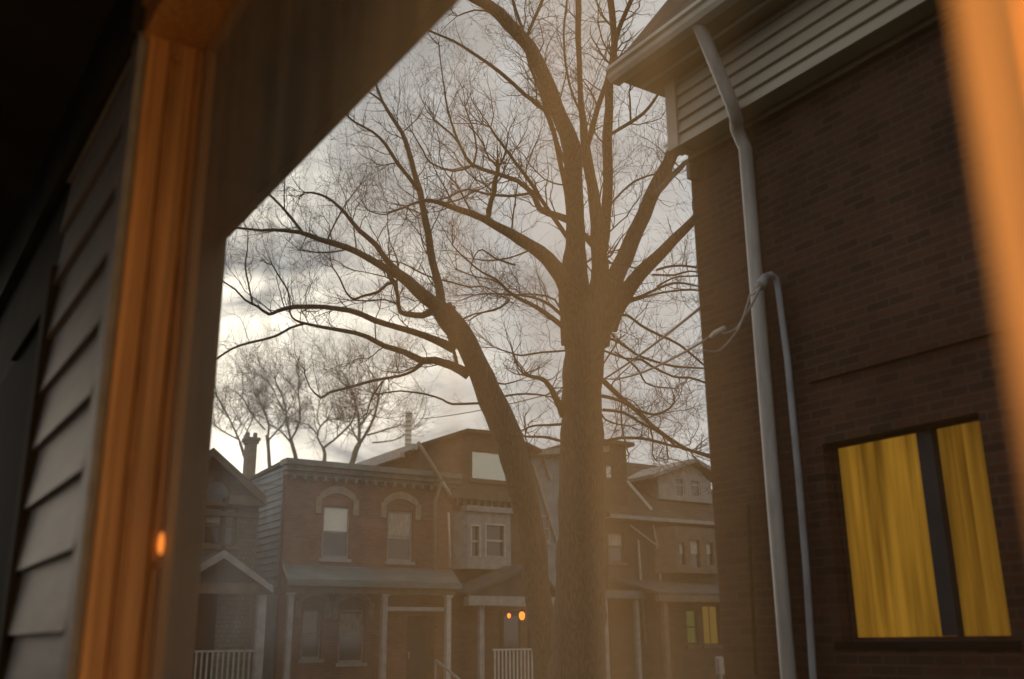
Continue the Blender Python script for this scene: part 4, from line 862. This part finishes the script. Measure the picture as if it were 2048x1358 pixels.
# fin wall and overhanging eave outside
yf = yj*1.62
oc = at_plane(455, 462, 1, yf); ox, oz = oc.x, oc.z
b = MB(); b.box((WO-.03, yf, -.1), (ox, yf+.35, oz+.4)); b.build('pier', 'soffit', H)
b = MB(); b.box((WO-.02, -3, oz), (ox, yf-.002, oz+.08)); b.box((ox-.03, -3, oz-.012), (ox+.03, yf+.4, oz+.25)); b.build('eave', 'soffit', H)
# porch room shell
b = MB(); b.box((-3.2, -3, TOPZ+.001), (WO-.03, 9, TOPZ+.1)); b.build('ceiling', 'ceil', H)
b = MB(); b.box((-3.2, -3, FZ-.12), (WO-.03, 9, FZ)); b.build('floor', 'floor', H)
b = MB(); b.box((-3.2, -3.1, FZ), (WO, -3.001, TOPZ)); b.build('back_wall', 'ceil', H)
b = MB()
for yy in (-2.9, 0.2, 3.3, 6.4): b.box((-3.2, yy, FZ), (-3.1, yy+.1, TOPZ))
b.build('railing_wall', 'ceil', H)
# long brown curtain drawn along the open side of the porch room
b = MB(); k = 120
for i in range(k):
    f_ = lambda t: (-2.0+.07*math.sin(t*70+2*math.sin(t*17)), .9+7.5*t)
    p, q = f_(i/k), f_((i+1)/k); b.poly([(*p, FZ+.05), (*q, FZ+.05), (*q, TOPZ-.05), (*p, TOPZ-.05)])
tag(b.build('curtain', 'room_curtain', None, True), 'long warm brown curtain mirrored faintly in the window glass', 'curtain')
# warm wall lamp behind the camera
LP = Vector((.56, -.80, EYE+.45))
L = thing('wall_lamp', LP, 'warm wall lamp inside whose light falls on the orange window frame', 'lamp')
b = MB(); b.lathe(LP, [(.02, -.05), (.045, -.02), (.05, .02), (.03, .06)], 14); b.build('bulb', 'bulb', L, True)
b = MB(); b.box((WI-.03, LP.y-.05, LP.z-.16), (WI-.001, LP.y+.05, LP.z-.02)); b.tube([(WI-.03, LP.y, LP.z-.09), (.60, LP.y, LP.z-.12), (LP.x, LP.y, LP.z-.06)], .01, 8); b.build('bracket', 'metal', L)
pl = bpy.data.lights.new('lamp_light', 'POINT'); pl.energy = 440; pl.color = (1, .505, .17); pl.shadow_soft_size = .07
po = bpy.data.objects.new('lamp_light', pl); COL.objects.link(po); po.parent = L; po.location = (0, .0, 0)
b = MB(); b.prism([(WI-.36, LP.y-.16, LP.z+.06), (WI-.36, LP.y-.16, LP.z+.068), (WI-.002, LP.y-.16, LP.z+.16), (WI-.002, LP.y-.16, LP.z+.15)], (0, .38, 0)); b.build('hood', 'brown_trim', L)  # unseen hood added to keep the lamp light off the window head
# unseen spot light added to make the pane veil glow, built as a lamp
TL = Vector((-1.2, .55, EYE+.80)); AIM = Vector((.88, .98, EYE+.72))
T = thing('veil_lamp', (TL.x, TL.y, FZ), 'unseen added lamp on a stand, lighting the veil on the window pane', 'lamp')
b = MB(); b.lathe((TL.x, TL.y, FZ), [(.14, 0), (.14, .02), (.02, .05), (.014, TL.z-FZ-.12), (.02, TL.z-FZ-.1)], 16); b.build('veil_lamp_stand', 'metal', T, True)
dr3 = (AIM-TL).normalized(); b = MB(); b.tube([TL-dr3*.16, TL-dr3*.15, TL-dr3*.02], [.03, .06, .13], 20, False); b.build('veil_lamp_shade', 'brown_trim', T, True)
b = MB(); b.lathe(TL-dr3*.08, [(.01, -.03), (.03, -.01), (.03, .02), (.01, .035)], 12); b.build('bulb', 'bulb', T, True)  # bulb of the added unseen lamp
sp_ = bpy.data.lights.new('veil_light', 'SPOT'); sp_.energy = 122; sp_.color = (1, .60, .27); sp_.spot_size = R(70); sp_.spot_blend = 1.0; sp_.shadow_soft_size = .08
spo = bpy.data.objects.new('veil_light', sp_); COL.objects.link(spo); spo.parent = T; spo.location = TL-Vector((TL.x, TL.y, FZ)); spo.rotation_euler = dr3.to_track_quat('-Z', 'Y').to_euler()
# glowing bulb shape standing in for the lamp reflection in the glass
q = at_plane(322, 1088, 1, yj-.06)
L2 = thing('lamp_reflection', q, 'small amber glow standing in for a lamp reflection at the lower right edge of the orange window jamb', 'light')
b = MB(); b.lathe(q, [(.003, -.035), (.009, -.02), (.011, 0), (.008, .025), (.003, .038)], 12); b.build('bulb', 'amber', L2, True)  # bulb shape standing in for the lamp reflection
b = MB(); b.box((q.x-.008, yj-.052, q.z-.08), (q.x+.008, yj-.04, q.z-.048)); b.build('added_holder', 'groove', L2)
print('twigs', TW)
